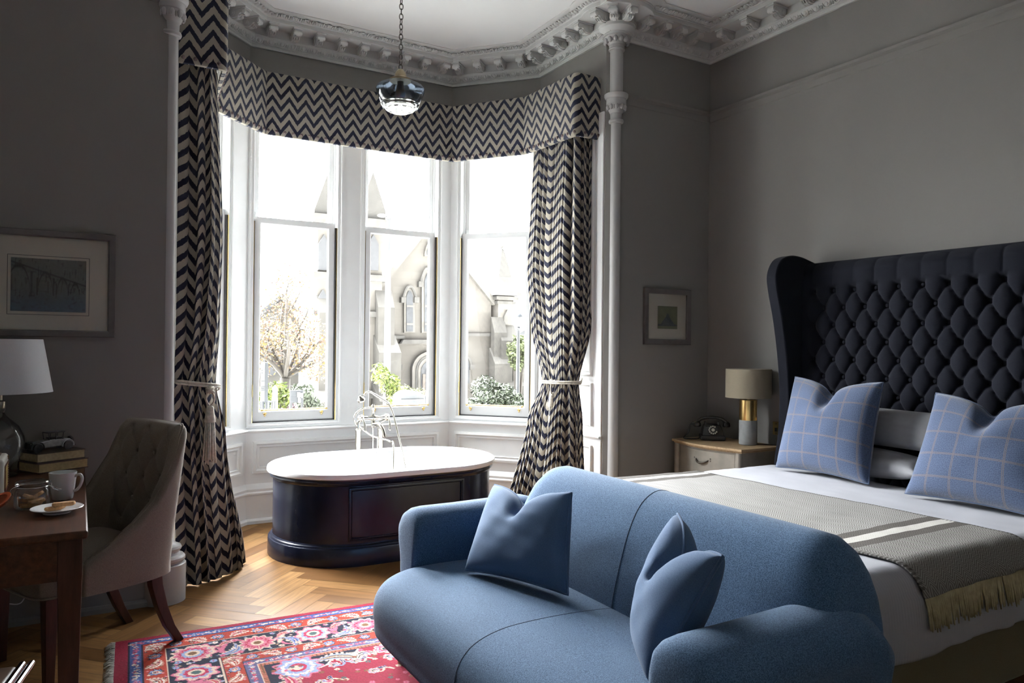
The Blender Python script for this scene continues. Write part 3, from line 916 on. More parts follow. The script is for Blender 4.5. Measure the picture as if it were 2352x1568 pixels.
g = G(); g.tube(cr([T(838, 906, -.03), T(842, 901, -.03), T(850, 900, -.03), T(862, 907, -.03), T(878, 917, -.03), T(891, 925, -.03)], 5), [.006]*6+[.007]*8+[.009]*12, 10)
hs = mk('shower_handset', g, CHROME, tap, ang=60)
h0 = Vector(T(829, 917, -.03))
Mh = Matrix.Translation(h0) @ Matrix.Rotation(math.radians(-28), 4, 'Y') @ Matrix.Rotation(math.radians(14), 4, 'X')
g = G(); g.lathe([(.026, -.016), (.029, -.012), (.029, -.004), (.024, .006), (.014, .018), (.008, .03)], 18, M=Mh); g.tube([tuple(Mh @ Vector((0, 0, .026))), T(834, 909, -.03), T(838, 906, -.03)], .006, 8)
mk('shower_head', g, CHROME, hs, ang=40)
g = G(); g.tube(cr([T(891, 925, -.03), T(899, 940, -.05), T(906, 962, -.08), T(915, 1000, -.12), T(925, 1040, -.2), (T(931, 1060, -.3)[0], -.32, .42)], 6), .0065, 10)
mk('hose', g, CHROME, tap, ang=60)
g = G(); g.tube(cr([T(827, 981), T(838, 990, -.01), T(852, 1000, -.02), T(868, 1006, -.02), T(884, 1010, -.03), T(896, 1014, -.08), (T(901, 1020, -.14)[0], -.16, .585), (T(899, 1066, -.25)[0], -.28, .40)], 6), .0065, 10)
mk('hose', g, CHROME, tap, ang=60)
for px, y0, y1 in ((857, 982, 1045), (867, 1004, 1050)):
    g = G(); a = Vector(T(px, y0, -.06)); b = Vector(T(px, y1, -.26))
    for i in range(26): g.ball(tuple(a.lerp(b, i/25)), .0045, n=7, m=5)
    mk('plug_chain', g, CHROME, tap, ang=80)

# ================================================================ PENDANT LIGHT
pc = at(919, 262, 4.05); PX, PYy, PZ = pc.x, 4.05, pc.z
pend = thing('pendant_light', 'smoked glass pendant light hanging on a chain from the ceiling', 'ceiling light', (PX, PYy, PZ))
SMOKE = thin_glass('smoked_glass', (.30, .34, .39), refl=.25)
m, n, l, b = nt('clear_lens_glass'); setin(b, Base_Color=(.95, .97, .93, 1), Roughness=0.02, IOR=1.47, Transmission_Weight=1.0); LENS = m
OLDB = plain('aged_brass', (.30, .24, .15), .45, .8, var=.2, scale=30)
IRON = plain('dark_chain_iron', (.05, .042, .035), .5, .7, var=.2)
g = G(); g.lathe([(.100, .058), (.112, .064), (.128, .100), (.140, .135), (.141, .145), (.132, .160), (.10, .176), (.06, .190), (.055, .194)], 40)
mk('glass_shade', g, SMOKE, pend, ang=50)
g = G(); g.lathe([(0, 0), (.02, .001), (.045, .006), (.066, .016), (.072, .020), (.082, .022), (.088, .030), (.104, .036), (.112, .050), (.108, .060), (.095, .062), (.07, .050), (.04, .042), (0, .040)], 40)
mk('glass_lens', g, LENS, pend, ang=35)
g = G(); g.lathe([(.055, .188), (.064, .190), (.064, .200), (.055, .205), (.038, .212), (.034, .216), (.034, .226), (.028, .244), (.016, .258), (.006, .262)], 28)
mk('cap', g, OLDB, pend, ang=35)
g = G(); g.lathe([(.0, .09), (.022, .095), (.030, .12), (.024, .15), (.018, .17), (.018, .19)], 16); mk('bulb', g, plain('bulb_glass', (.55, .5, .42), .25), pend)
def link(L=.036, W=.011, r=.0026):
    g = G(); pts = []
    for k in range(14):
        a = 2*PI*k/14; pts.append((W*math.cos(a)*(1 if abs(math.cos(a)) < .9 else .95), 0, L/2*math.sin(a)))
    return g.tube(pts, r, 6, closed=True)
l0 = None; z = .272; kk = 0
while PZ+z < ZC-.01:
    Mx = Matrix.Translation((0, 0, z)) @ Matrix.Rotation(kk*PI/2+.3*math.sin(kk), 4, 'Z')
    if l0 is None: l0 = mk('chain_link', link(), IRON, pend); l0.matrix_local = Mx
    else: share(l0, pend, Mx)
    z += .0295; kk += 1
g = G(); g.lathe([(.05, -.002), (.048, -.014), (.03, -.026), (.01, -.03)][::-1], 24, (0, 0, ZC-PZ)); mk('ceiling_rose', g, OLDB, pend)

# ================================================================ SOFA
SX, SYC = 1.45, 2.03
sofa = thing('sofa', 'blue wool two-seat sofa at the foot of the bed', 'sofa', (SX, SYC, .0125))
def ring_xz(loop, y, cx=0, cz=0, s=1.0):
    return [((cx+(x-cx)*s)-SX, y-SYC, cz+(z-cz)*s) for x, z in loop]
Y0, Y1 = 1.17, 2.83
# seat: one long bench with rolled front
sl = cr([(1.66, .16), (1.66, .34), (1.62, .395), (1.45, .415), (1.25, .42), (1.12, .41), (1.03, .375), (.985, .31), (.985, .23), (1.02, .165), (1.3, .15)], 5, closed=True)
rings = []
for t in [0, .004, .012, .03, .06, .12]+[.2+.6*i/10 for i in range(11)]+[.88, .94, .97, .988, .996, 1]:
    y = lerp(Y0+.14, Y1-.03, t); e = min(t, 1-t)
    k = 1.0 if e > .12 else math.sqrt(max(0, 1-(1-e/.12)**2)); s = .86+.14*k
    crown = .014*math.sin(PI*t)**.5
    rings.append([(x, yy, z+(crown if z > .3 else 0)) for x, yy, z in ring_xz(sl, y, 1.32, .26, s)])
g = G(); g.loft(rings); recalc(mk('seat', g, BLUE, sofa, ang=70))
# back
bl = cr([(1.55, .22), (1.565, .40), (1.60, .55), (1.645, .68), (1.70, .765), (1.775, .80), (1.85, .775), (1.895, .70), (1.915, .55), (1.92, .35), (1.92, .16), (1.74, .15)], 5, closed=True)
rings = []
for t in [0, .003, .01, .022, .04, .065, .1, .14]+[.2+.6*i/12 for i in range(13)]+[.86, .9, .935, .96, .978, .99, .997, 1]:
    y = lerp(Y0+.05, Y1-.085, t); e = min(t, 1-t); R = .075 if t < .5 else .10
    k = 1.0 if e > R else math.sqrt(max(0, 1-(1-e/R)**2))
    rg = []
    for x, z in bl:
        zz = z if z < .45 else .45+(z-.45)*(.42+.58*k)
        xx = 1.76+(x-1.76)*(.80+.20*k)
        rg.append((xx-SX, y-SYC, zz))
    rings.append(rg)
g = G(); g.loft(rings); recalc(mk('backrest', g, BLUE, sofa, ang=70))
# rolled arms
def arm(yc, sgn):
    al = cr([(-.085, .15), (-.082, .36), (-.092, .48), (-.098, .55), (-.080, .605), (-.02, .632), (.055, .622), (.112, .582), (.122, .53), (.100, .46), (.088, .32), (.082, .15)], 5, closed=True)
    rings = []
    for x, s, dz in [(1.172, .55, 0), (1.174, .72, 0), (1.180, .86, 0), (1.192, .94, 0), (1.215, .985, 0), (1.25, 1, 0), (1.4, 1, 0), (1.6, 1, .004), (1.72, 1, .006), (1.80, .98, -.01), (1.85, .88, -.03), (1.875, .68, -.06)]:
        rings.append([(x-SX, yc+sgn*y*s-SYC, max(.15, .36+(z-.36)*(s if z > .36 else 1)+(dz if z > .36 else 0))) for y, z in al])
    g = G(); g.loft(rings); recalc(mk('arm', g, BLUE, sofa, ang=70))
arm(2.855, 1); arm(1.275, -1)
# seams
def surf_line(loop, i0, i1, y, off=.0007):
    return [(p[0]-SX, y-SYC, p[1]) for p in loop[i0:i1]]
g = G(); g.tube([(p[0], p[1], p[2]+.0136) for p in surf_line(sl, 10, 42, 2.0)], .0015, 6); mk('seat_seam', g, SEAM, sofa)
g = G(); g.tube(surf_line(bl, 4, 36, 2.0), .0015, 6); mk('back_seam', g, SEAM, sofa)
for x, y in ((1.16, 2.86), (1.16, 1.26), (1.82, 2.80), (1.82, 1.24)):
    g = G(); g.lathe([(.017, 0), (.026, .165)], 12, (x-SX, y-SYC, .0)); mk('leg', g, OAKLEG, sofa)

# ================================================================ CUSHIONS
def cushion(name, label, cat, TL, TR, BL, BR, th, chop, mat, group, face, seed=1, piping=None, ear=.07, nu=44, belly=.0):
    TL, TR, BL, BR = map(Vector, (TL, TR, BL, BR))
    base = (BL+BR)/2
    root = thing(name, label, cat, base, group=group)
    N = ((TR-TL)+(BR-BL)).cross((TL-BL)+(TR-BR)).normalized()
    if N.dot(Vector(face)) < 0: N = -N
    up = ((TL+TR)/2-base).normalized()
    W = ((TR-TL).length+(BR-BL).length)/2; H = ((TL+TR)/2-base).length
    rnd = random.Random(seed); ph = [rnd.random()*6.28 for _ in range(8)]
    # corners drawn out into soft points
    def P2(u, v, sd):
        a, b = u*2-1, v*2-1
        # edges bow inward so the corners stand out as ears
        aa = a*(1-ear*(1-b*b)); bb = b*(1-ear*.9*(1-a*a))
        uu, vv = (aa+1)/2, (bb+1)/2
        p = (BL*(1-uu)+BR*uu)*(1-vv)+(TL*(1-uu)+TR*uu)*vv
        e = max(0, (1-a*a))*max(0, (1-b*b))
        t = th*(e**.42)
        wr = .0025*e*(math.sin(5*a+3*b+ph[0])+.6*math.sin(9*a-7*b+ph[1])+.35*math.sin(17*b+4*a+ph[2]))
        if chop:
            k = (.55*math.exp(-(a/.42)**2)+.45*math.exp(-(a/.16)**2))*sstep(-.1, 1, b)
            p = p-up*(chop*k)
            t *= 1-.55*math.exp(-(a/.13)**2)*sstep(.1, 1, b)
            # creases running down from the dent
            wr += -.014*math.exp(-((a-.06)/.07)**2)*sstep(.3, .95, b)*min(1, e*6)
        pinch = (abs(a)**8)*(abs(b)**8)
        return p+N*(sd*(t+.004+wr*(1 if sd > 0 else .5)))-N*(belly*e*0)
    g = G(); U = []
    fn = lambda sd: (lambda u, v: tuple(P2(u, v, sd)-base))
    g.grid(fn(1), nu, nu, uvf=lambda u, v: (u*W, v*H)); g.grid(fn(-1), nu, nu, uvf=lambda u, v: (u*W+.03, v*H+.02))
    # close the rim
    n1 = (nu+1)*(nu+1); rim = [(i, 0) for i in range(nu)]+[(nu, j) for j in range(nu)]+[(i, nu) for i in range(nu, 0, -1)]+[(0, j) for j in range(nu, 0, -1)]
    idx = [j*(nu+1)+i for i, j in rim]
    for k in range(len(idx)):
        a, b = idx[k], idx[(k+1) % len(idx)]; g.f.append((a, b, b+n1, a+n1))
    o = recalc(mk('cover', g, mat, root, ang=180))
    if piping:
        pts = [tuple((P2(i/nu, j/nu, 1)+P2(i/nu, j/nu, -1))/2-base) for i, j in rim]
        q = G(); q.tube(pts, .0052, 7, closed=True); mk('piping', q, piping, root, ang=180)
    return root
GS = 'plain blue cushions on the sofa'
cushion('cushion', 'plain blue cushion on the sofa, propped against the arm nearest the bathtub', 'cushion', (1.52, 2.735, .73), (1.55, 2.215, .785), (1.29, 2.545, .458), (1.455, 2.095, .468), .085, .085, BLUE2, GS, (-1, -.3, .4), 2, SEAM and BLUE2)
cushion('cushion', 'plain blue cushion with a sharply dented top, on the sofa beside the nearer arm', 'cushion', (1.585, 1.70, .81), (1.36, 1.30, .81), (1.415, 1.67, .462), (1.26, 1.44, .462), .085, .12, BLUE2, GS, (-1, .8, .3), 5, BLUE2)

# ================================================================ BED
from mathutils import noise as mnoise
def nz(x, y, z=0.0): return mnoise.noise(Vector((x, y, z)))
BO = Vector((3.05, 2.285, 0))
bed = thing('bed', 'large bed with a tall navy buttoned wing headboard and olive base', 'bed', BO)
HY0, HY1 = 1.45, 3.125
g = G(); g.box(2.09-BO.x, 3.98-BO.x, 1.495-BO.y, 3.085-BO.y, .04, .34); mk('divan_base', g, OLIVE, bed, bevel=.02, seg=3)
g = G(); g.box(2.12-BO.x, 3.93-BO.x, 1.52-BO.y, 3.06-BO.y, .335, .558); mk('mattress', g, LINEN, bed, bevel=.05, seg=4)
for x in (2.2, 3.8):
    for y in (1.6, 2.95):
        g = G(); g.lathe([(.03, 0), (.03, .05)], 12, (x-BO.x, y-BO.y, 0)); mk('foot', g, BLACK, bed)
def tuft(y, z):
    ay, bz = .138, .210
    al = (y/ay+z/bz); be = (y/ay-z/bz)
    sa, sb = abs(math.sin(PI*al)), abs(math.sin(PI*be))
    edge = min(1, (z-.30)/.1)
    h = (sa*sb)**.38
    # deeper dimples at the buttons
    d = math.hypot((al-round(al)), (be-round(be)))
    h -= .65*math.exp(-(d/.13)**2)
    return h
def hb(u, v):
    y = lerp(HY1, HY0, u); z = lerp(.30, 1.855, v)
    m0 = min(1, (HY1-y)/.10)*min(1, (y-HY0)/.10)
    h = tuft(HY1-y, z-.10)
    top = sstep(1.685, 1.725, z)
    # over the top border the folds run straight up
    hv = abs(math.sin(PI*((HY1-y)/.138+ .5)))**.3 if top > 0 else 0
    h = lerp(h, .55+.4*hv, top)
    h = lerp(.62+.3*abs(math.sin(PI*(z-.10)/.21))**.3, h, sstep(.0, 1, m0))
    x = 3.985-.038*h
    if v > .955: x += .05*((v-.955)/.045)**2
    return (x-BO.x, y-BO.y, z)
g = G(); g.grid(hb, 250, 210)
mk('tufted_panel', g, TUFT, bed, ang=180)
g = G(); g.box(3.99-BO.x, 4.115-BO.x, HY0-BO.y, HY1-BO.y, .04, 1.857); mk('headboard', g, TUFT, bed, bevel=.012)
bt = G(); bt.ball((0, 0, 0), .006, .011, .011, 10, 6)
b0 = None
for i in range(0, 13):
    for j in range(2, 16):
        if (i+j) % 2: continue
        y = HY1-i*.069; z = .10+j*.105
        if not (HY0+.06 < y < HY1-.05) or z > 1.74 or z < .5: continue
        Mx = Matrix.Translation((3.985-.004-BO.x, y-BO.y, z))
        if b0 is None: b0 = mk('button', bt, TUFT, bed); b0.matrix_local = Mx
        else: share(b0, bed, Mx)
wing = cr([(4.10, 1.862), (4.02, 1.882), (3.94, 1.899), (3.847, 1.901), (3.755, 1.866), (3.706, 1.777), (3.718, 1.67), (3.768, 1.481), (3.812, 1.236), (3.832, .988), (3.818, .77), (3.790, .609), (3.77, .30), (3.77, .05)], 5)+[(4.10, .05)]
for y0, y1 in ((HY1, HY1+.078), (HY0-.078, HY0)):
    g = G(); g.prism([(x-BO.x, z) for x, z in wing], y0-BO.y, y1-BO.y, 'y')
    recalc(mk('headboard_wing', g, TUFT, bed, bevel=.016, seg=4, ang=60))

# cloth folded over the mattress: maps flat cloth coordinates to the bed
X0B, Y0B, Y1B, ZT = 1.985, 1.405, 3.19, .605
def fold(d, R):
    """distance past the start of the bend -> (outward, down)"""
    if d <= 0: return d, 0.0
    q = R*PI/2
    if d < q: return R*math.sin(d/R), R*(1-math.cos(d/R))
    return R, R+(d-q)
def bedcloth(a, b, lift, R=.09):
    """a along +x from the foot edge (negative = hanging), b along y from the near edge (negative = hanging), width Y1B-Y0B"""
    Wd = Y1B-Y0B
    ox, dx = fold(-(a-R), R); x = X0B+R-ox
    if b < Wd/2:
        oy, dy = fold(-(b-R), R); y = Y0B+R-oy
    else:
        oy, dy = fold(b-(Wd-R), R); y = Y1B-R+oy
    d = max(dx, dy) if min(dx, dy) < 1e-6 else (dx**3+dy**3)**(1/3)
    sx = 1 if dx > 0 else 0
    z = ZT-d
    # lift outwards
    if d < R*.8:
        z += lift
        x -= lift*min(1, dx/R); y += (-1 if b < Wd/2 else 1)*lift*min(1, dy/R)
    else:
        if dx > 0: x -= lift
        if dy > 0: y += (-1 if b < Wd/2 else 1)*lift
    return x, y, z, dx, dy
def duvet_wr(x, y, a, b, dx, dy):
    w = .010*nz(x*2.2, y*2.2, 1)+.006*nz(x*6, y*5, 3)+.003*nz(x*14, y*11, 5)
    hang = min(1, max(dx, dy)/.1)
    w += hang*(.034*nz(x*4, y*4, 7)+.020*nz(x*11, y*11, 9))
    return w
duvet = thing('duvet', 'white cotton duvet spread over the bed', 'duvet', BO)
def cloth_pt(a, b, lift=0.0):
    x, y, z, dx, dy = bedcloth(a, b, 0)
    w = duvet_wr(x, y, a, b, dx, dy)
    side = -1 if b < (Y1B-Y0B)/2 else 1
    if max(dx, dy) > .08:
        w = max(w, -.012)
        if dx > 0: x -= w+.012*math.sin(PI*min(1, (dx-.06)/.3))+lift
        if dy > 0: y += side*(w+.015*math.sin(PI*min(1, (dy-.06)/.3))+lift)
    else:
        k = max(dx, dy)/.08
        z += w*.7+lift
        if dx > 0: x -= lift*k
        if dy > 0: y += side*lift*k
    if min(dx, dy) > .04 and not lift: z += .03*nz(x*9, y*9, z*9)
    return x, y, z
def dv(u, v):
    a = lerp(-.235, 1.75, u); b = lerp(-.235, Y1B-Y0B+.235, v)
    x, y, z = cloth_pt(a, b)
    if u > .97: z -= .008*((u-.97)/.03)
    return (x-BO.x, y-BO.y, max(.285, z))
RIB = plain('white_ribbed_cotton', (.64, .645, .70), .8, var=.02, scale=30, bmp=.1, bscale=60, bdist=.003)
m, n, l, b = nt('white_ribbed_cotton'); setin(b, Roughness=.85, Base_Color=(.32, .325, .35, 1), Specular_IOR_Level=.15)
tc = n.new('ShaderNodeTexCoord'); sp = n.new('ShaderNodeSeparateXYZ'); l.new(tc.outputs['Object'], sp.inputs[0])
wv = mth(n, l, 'SINE', mth(n, l, 'MULTIPLY', sp.outputs[0], 520.0))
bump(n, l, b, wv, .25, .0012); RIB = m
g = G(); g.grid(dv, 190, 190); mk('cover', g, RIB, duvet, ang=180, solid=.006)

# throw
def throw_mat():
    m, n, l, b = nt('herringbone_wool'); setin(b, Roughness=.95, Specular_IOR_Level=.1)
    uv = n.new('ShaderNodeUVMap'); sp = n.new('ShaderNodeSeparateXYZ'); l.new(uv.outputs['UV'], sp.inputs[0])
    z = mth(n, l, 'PINGPONG', sp.outputs[1], .026)
    w = mth(n, l, 'ADD', sp.outputs[0], mth(n, l, 'MULTIPLY', z, .9))
    nzv = noise(n, l, 30, 3, .6, vec=uv.outputs['UV'])
    w = mth(n, l, 'ADD', w, mth(n, l, 'MULTIPLY', nzv, .006))
    s = mth(n, l, 'PINGPONG', mth(n, l, 'DIVIDE', w, .0105), .5)
    k = mth(n, l, 'SMOOTH_MIN', 1.0, mth(n, l, 'MULTIPLY', s, 2.0), .1)
    un = mth(n, l, 'DIVIDE', sp.outputs[0], 2.1)
    A = [(0, (.085, .075, .066)), (.135, (.055, .048, .043)), (.163, (.62, .60, .55)), (.188, (.055, .048, .043)), (.215, (.13, .12, .105)), (.80, (.055, .048, .043)), (.825, (.62, .60, .55)), (.85, (.055, .048, .043)), (.877, (.13, .12, .11))]
    B = [(0, (.40, .395, .375)), (.135, (.12, .108, .098)), (.163, (.70, .68, .63)), (.188, (.12, .108, .098)), (.215, (.47, .468, .455)), (.80, (.12, .11, .10)), (.825, (.70, .68, .63)), (.85, (.12, .11, .10)), (.877, (.47, .468, .455))]
    c = mix(n, l, k, ramp(n, l, un, A, True), ramp(n, l, un, B, True))
    # darker woven selvedges
    e = mth(n, l, 'GREATER_THAN', mth(n, l, 'ABSOLUTE', mth(n, l, 'SUBTRACT', sp.outputs[1], .36)), .343)
    st = mth(n, l, 'GREATER_THAN', mth(n, l, 'FRACT', mth(n, l, 'DIVIDE', sp.outputs[0], .016)), .5)
    c = mix(n, l, mth(n, l, 'MULTIPLY', e, mth(n, l, 'MULTIPLY', st, .8)), c, (.04, .035, .03))
    fz = noise(n, l, 600, 2, .7, vec=uv.outputs['UV'])
    c = mix(n, l, mth(n, l, 'MULTIPLY', fz, .3), c, (.20, .19, .17))
    c = mix(n, l, .30, c, (.020, .020, .0205))
    l.new(c, b.inputs['Base Color']); bump(n, l, b, mth(n, l, 'ADD', s, fz), .4, .002)
    return m
throw = thing('throw_blanket', 'grey herringbone wool throw with cream stripes and fringed ends across the bed', 'blanket', BO)
TA0, TA1 = .365, 1.085; TB0 = -.045; TL_ = Y1B-Y0B+.045+.16
def throw_pt(u, v, lift=.013):
    b = TB0+TL_*u; a = lerp(TA0-.22*u, TA1-.05*u+.02, v)+.012*nz(b*2, 3.3)
    x, y, z = cloth_pt(a, b, lift)
    return (x-BO.x, y-BO.y, z)
g = G(); g.grid(throw_pt, 230, 90, uvf=lambda u, v: (u*2.1, v*.72))
mk('weave', g, throw_mat(), throw, ang=180, solid=.006)
FRINGE = plain('cream_wool_fringe', (.36, .31, .19), .95, var=.2, scale=40)
def fringe(u, sgn, n):
    g = G(); rr = random.Random(9)
    for i in range(n):
        v = (i+.5)/n+(rr.random()-.5)*.4/n
        p0 = Vector(throw_pt(u, v)); p1 = Vector(throw_pt(u+sgn*.012, v))
        d = (p0-p1).normalized(); L = .085+rr.random()*.022
        j = Vector(((rr.random()-.5)*.016, -sgn*.004*rr.random(), 0))
        dn = Vector((0, -sgn*.12, -1)).normalized()
        q1 = p0+d*L*.35*.5+dn*L*.35*.5; q2 = p0+d*L*.2+dn*L*.85+j
        yb = (Y0B-.028-BO.y) if sgn > 0 else None
        g.tube([tuple(p0), tuple(q1+j*.4), tuple((q1+q2)/2+j*.6), tuple(q2)], [.0036, .0036, .0034, .0022], 5)
    return mk('fringe', g, FRINGE, throw, ang=180)
fringe(0.0, 1, 125); fringe(1.0, -1, 110)

# white pillows and checked cushions
PG = 'white pillows against the headboard'
cushion('pillow', 'white pillow lying flat, lower of the two behind the checked cushion by the lamp', 'pillow', (3.87, 2.96, .715), (3.87, 2.20, .715), (3.63, 2.98, .690), (3.63, 2.18, .688), .074, 0, LINEN, PG, (-.3, 0, 1), 11, None, ear=.05, nu=30)
cushion('pillow', 'white pillow, upper of the two behind the checked cushion by the lamp', 'pillow', (3.885, 2.95, 1.00), (3.885, 2.20, .985), (3.79, 2.98, .79), (3.79, 2.17, .79), .056, 0, LINEN, PG, (-.6, 0, 1), 12, None, ear=.05, nu=30)
cushion('pillow', 'white pillow behind the checked cushion at the right edge', 'pillow', (3.89, 2.06, .715), (3.89, 1.50, .715), (3.66, 2.06, .690), (3.66, 1.50, .69), .06, 0, LINEN, PG, (-.3, 0, 1), 13, None, ear=.05, nu=24)
CG = 'blue checked cushions on the bed'
cushion('check_cushion', 'blue checked wool cushion with a dented top, standing on the bed near the bedside lamp', 'cushion', (3.76, 3.02, 1.145), (3.73, 2.43, 1.140), (3.53, 2.965, .626), (3.53, 2.375, .622), .105, .085, CHECK, CG, (-1, 0, .3), 21, CHECK)
cushion('check_cushion', 'blue checked wool cushion cut off by the right edge of the photo', 'cushion', (3.66, 2.105, 1.105), (3.66, 1.53, 1.10), (3.45, 2.13, .626), (3.45, 1.50, .622), .105, .08, CHECK, CG, (-1, 0, .3), 22, CHECK)

# ================================================================ BEDSIDE
GREIGE = plain('washed_greige_paint', (.21, .19, .16), .6, var=.18, scale=9, bmp=.1, bscale=60)
RAWOAK = wood('raw_wood_top', (.24, .16, .09), (.40, .29, .17), .6, 5.0, (3, 14, 14))
cab = thing('bedside_cabinet', 'washed grey bow-front bedside cabinet with wooden top', 'bedside cabinet', (3.9, 3.725, 0))
def bow(x0, bulge, y0, y1, xb, n=14):
    pts = [(xb-3.9, y1-3.725), (xb-3.9, y0-3.725)]
    fr = []
    for i in range(n+1):
        t = i/n; s = math.sin(PI*t)
        fr.append((x0-bulge*s+.012*math.cos(2*PI*t)-3.9, lerp(y0, y1, t)-3.725))
    return [(xb-3.9, y0-3.725)]+fr+[(xb-3.9, y1-3.725)]
g = G(); g.prism(bow(3.735, .025, 3.425, 4.025, 4.11)[::-1], .10, .632); recalc(mk('carcass', g, GREIGE, cab, ang=30))
g = G(); g.prism(bow(3.70, .032, 3.395, 4.05, 4.118)[::-1], .640, .658); g.prism(bow(3.712, .03, 3.405, 4.04, 4.118)[::-1], .630, .641); recalc(mk('top', g, RAWOAK, cab, bevel=.004, ang=30))
for y in (3.435, 4.015):
    g = G(); g.tube([(3.745-3.9, y-3.725, 0), (3.738-3.9, y-3.725, .12), (3.735-3.9, y-3.725, .63)], [.016, .022, .020], 10); mk('post', g, GREIGE, cab)
    g = G(); g.tube([(4.09-3.9, y-3.725, 0), (4.09-3.9, y-3.725, .12)], [.016, .022], 10); mk('post', g, GREIGE, cab)
PEWT = plain('dark_pewter', (.07, .06, .05), .45, .7, var=.3, scale=60)
for z0, z1 in ((.40, .615), (.14, .375)):
    bw = [(x, y) for x, y in bow(3.725, .027, 3.475, 3.975, 3.76)]
    g = G(); g.prism(bw[::-1], z0, z1); d = recalc(mk('drawer', g, GREIGE, cab, bevel=.003, ang=30))
    zc = (z0+z1)/2+.05; xx = 3.700-3.9; yc = 0.0
    g = G(); g.tube(bez((xx, .06, zc), (xx-.045, .045, zc-.035), (xx-.045, -.045, zc-.035), (xx, -.06, zc), 12), [.004, .005, .006, .006, .006, .007, .008, .007, .006, .006, .006, .005, .004], 8)
    for s in (-1, 1):
        for k in range(5):
            a = 2*PI*k/5; g.ball((xx-.002, s*.062+.012*math.cos(a), zc+.012*math.sin(a)), .006, .010, .010, 8, 5)
    mk('handle', g, PEWT, d, ang=60)

CONC = plain('grey_concrete', (.27, .28, .28), .85, var=.12, scale=25, bmp=.2, bscale=120)
SHADE = fabric('taupe_lampshade', (.235, .205, .15), (.285, .25, .185), 500, sheen=.1)
lamp = thing('bedside_lamp', 'brass and concrete table lamp with taupe drum shade', 'lamp', (3.965, 3.57, .658))
g = G(); g.lathe([(.055, 0), (.060, .004), (.060, .164), (.058, .168)], 40); mk('base', g, CONC, lamp, ang=30)
BRB = plain('brushed_brass', (.62, .43, .17), .28, 1.0, var=.05, scale=30)
g = G(); g.lathe([(.058, .166), (.0585, .168), (.0585, .304), (.056, .308), (.008, .308), (.008, .335)], 40); mk('brass_collar', g, BRB, lamp, ang=30)
g = G(); g.lathe([(.150, .322), (.150, .515)], 48); mk('lamp_shade', g, SHADE, lamp, solid=.004, ang=60)
g = G(); g.lathe([(.012, .33), (.014, .36), (.026, .40), (.022, .43), (.0, .44)], 16); mk('bulb', g, ENAMEL, lamp)
g = G(); g.tube(cr([(.055, -.02, .004), (.08, -.07, .004), (.11, -.12, .004), (.145, -.17, .004)], 5), .0028, 6); mk('cord', g, BLACK, lamp)

BAKE = plain('black_bakelite', (.018, .017, .016), .25, var=.2)
ph_ = thing('telephone', 'vintage black rotary telephone on the bedside cabinet', 'telephone', (3.925, 3.865, .658), math.radians(-128+90))
g = G()
g.loft([[(x*s, y*s2, z) for x, y in [(-.085, -.075), (.085, -.075), (.085, .075), (-.085, .075)]] for s, s2, z in [(1, 1, .004), (1, 1, .03), (.98, .97, .036)]])
g.loft([[(x, y+dy, z) for x, y in [(-a, -b), (a, -b), (a, b), (-a, b)]] for a, b, dy, z in [(.075, .065, .0, .036), (.07, .055, .008, .07), (.058, .035, .02, .105), (.05, .022, .026, .112)]])
mk('body', g, BAKE, ph_, bevel=.006, seg=3)
for s in (-1, 1):
    g = G(); g.box(s*.045-.006, s*.045+.006, -.005, .05, .105, .128); mk('cradle', g, BAKE, ph_, bevel=.003)
Md = Matrix.Translation((0, -.052, .074)) @ Matrix.Rotation(math.radians(62), 4, 'X')
g = G(); g.lathe([(.0, .004), (.014, .004), (.015, .002), (.036, .002), (.038, -.004), (.038, -.016)][::-1], 30, M=Md); dl = mk('dial', g, BAKE, ph_, ang=30)
g = G()
for k in range(10):
    a = math.radians(60+30*k); g.lathe([(.0055, .0), (.0055, .0042), (.0, .0042)], 10, (.027*math.cos(a), .027*math.sin(a), 0), M=Md)
g.lathe([(.012, .0), (.012, .0055), (0, .0055)], 16, M=Md)
mk('finger_wheel', g, plain('dial_ivory', (.55, .53, .47), .5), dl, ang=30)
g = G(); hp = cr([(-.105, .018, .118), (-.07, .018, .148), (0, .018, .158), (.07, .018, .148), (.105, .018, .118)], 5)
g.tube(hp, [.012]*3+[.011]*(len(hp)-6)+[.012]*3, 10)
for s in (-1, 1): g.lathe([(.014, .03), (.024, .02), (.027, 0), (.022, -.006)][::-1], 16, (s*.103, .018, .098))
hs2 = mk('handset', g, BAKE, ph_, ang=50)
g = G(); cp = cr([(-.105, .018, .11), (-.13, .02, .12), (-.15, .02, .10), (-.165, .0, .05), (-.20, -.02, .012), (-.16, -.03, .008), (-.10, -.01, .008), (-.085, .02, .012)], 8)
g.tube(cp, .0042, 6); mk('cord', g, BAKE, ph_, ang=180)

so = thing('wall_switch', 'brass light switch plate on the wall beside the headboard wing', 'switch', (4.138, 3.475, .77))
g = G(); g.box(-.006, 0, -.028, .028, -.045, .045); mk('face_plate', g, BRASS, so, bevel=.002)
g = G(); g.box(-.013, -.006, -.008, .006, -.022, .004); g.ball((-.007, 0, .03), .003); g.ball((-.007, 0, -.034), .003); mk('rocker', g, BLACK, so, bevel=.001)

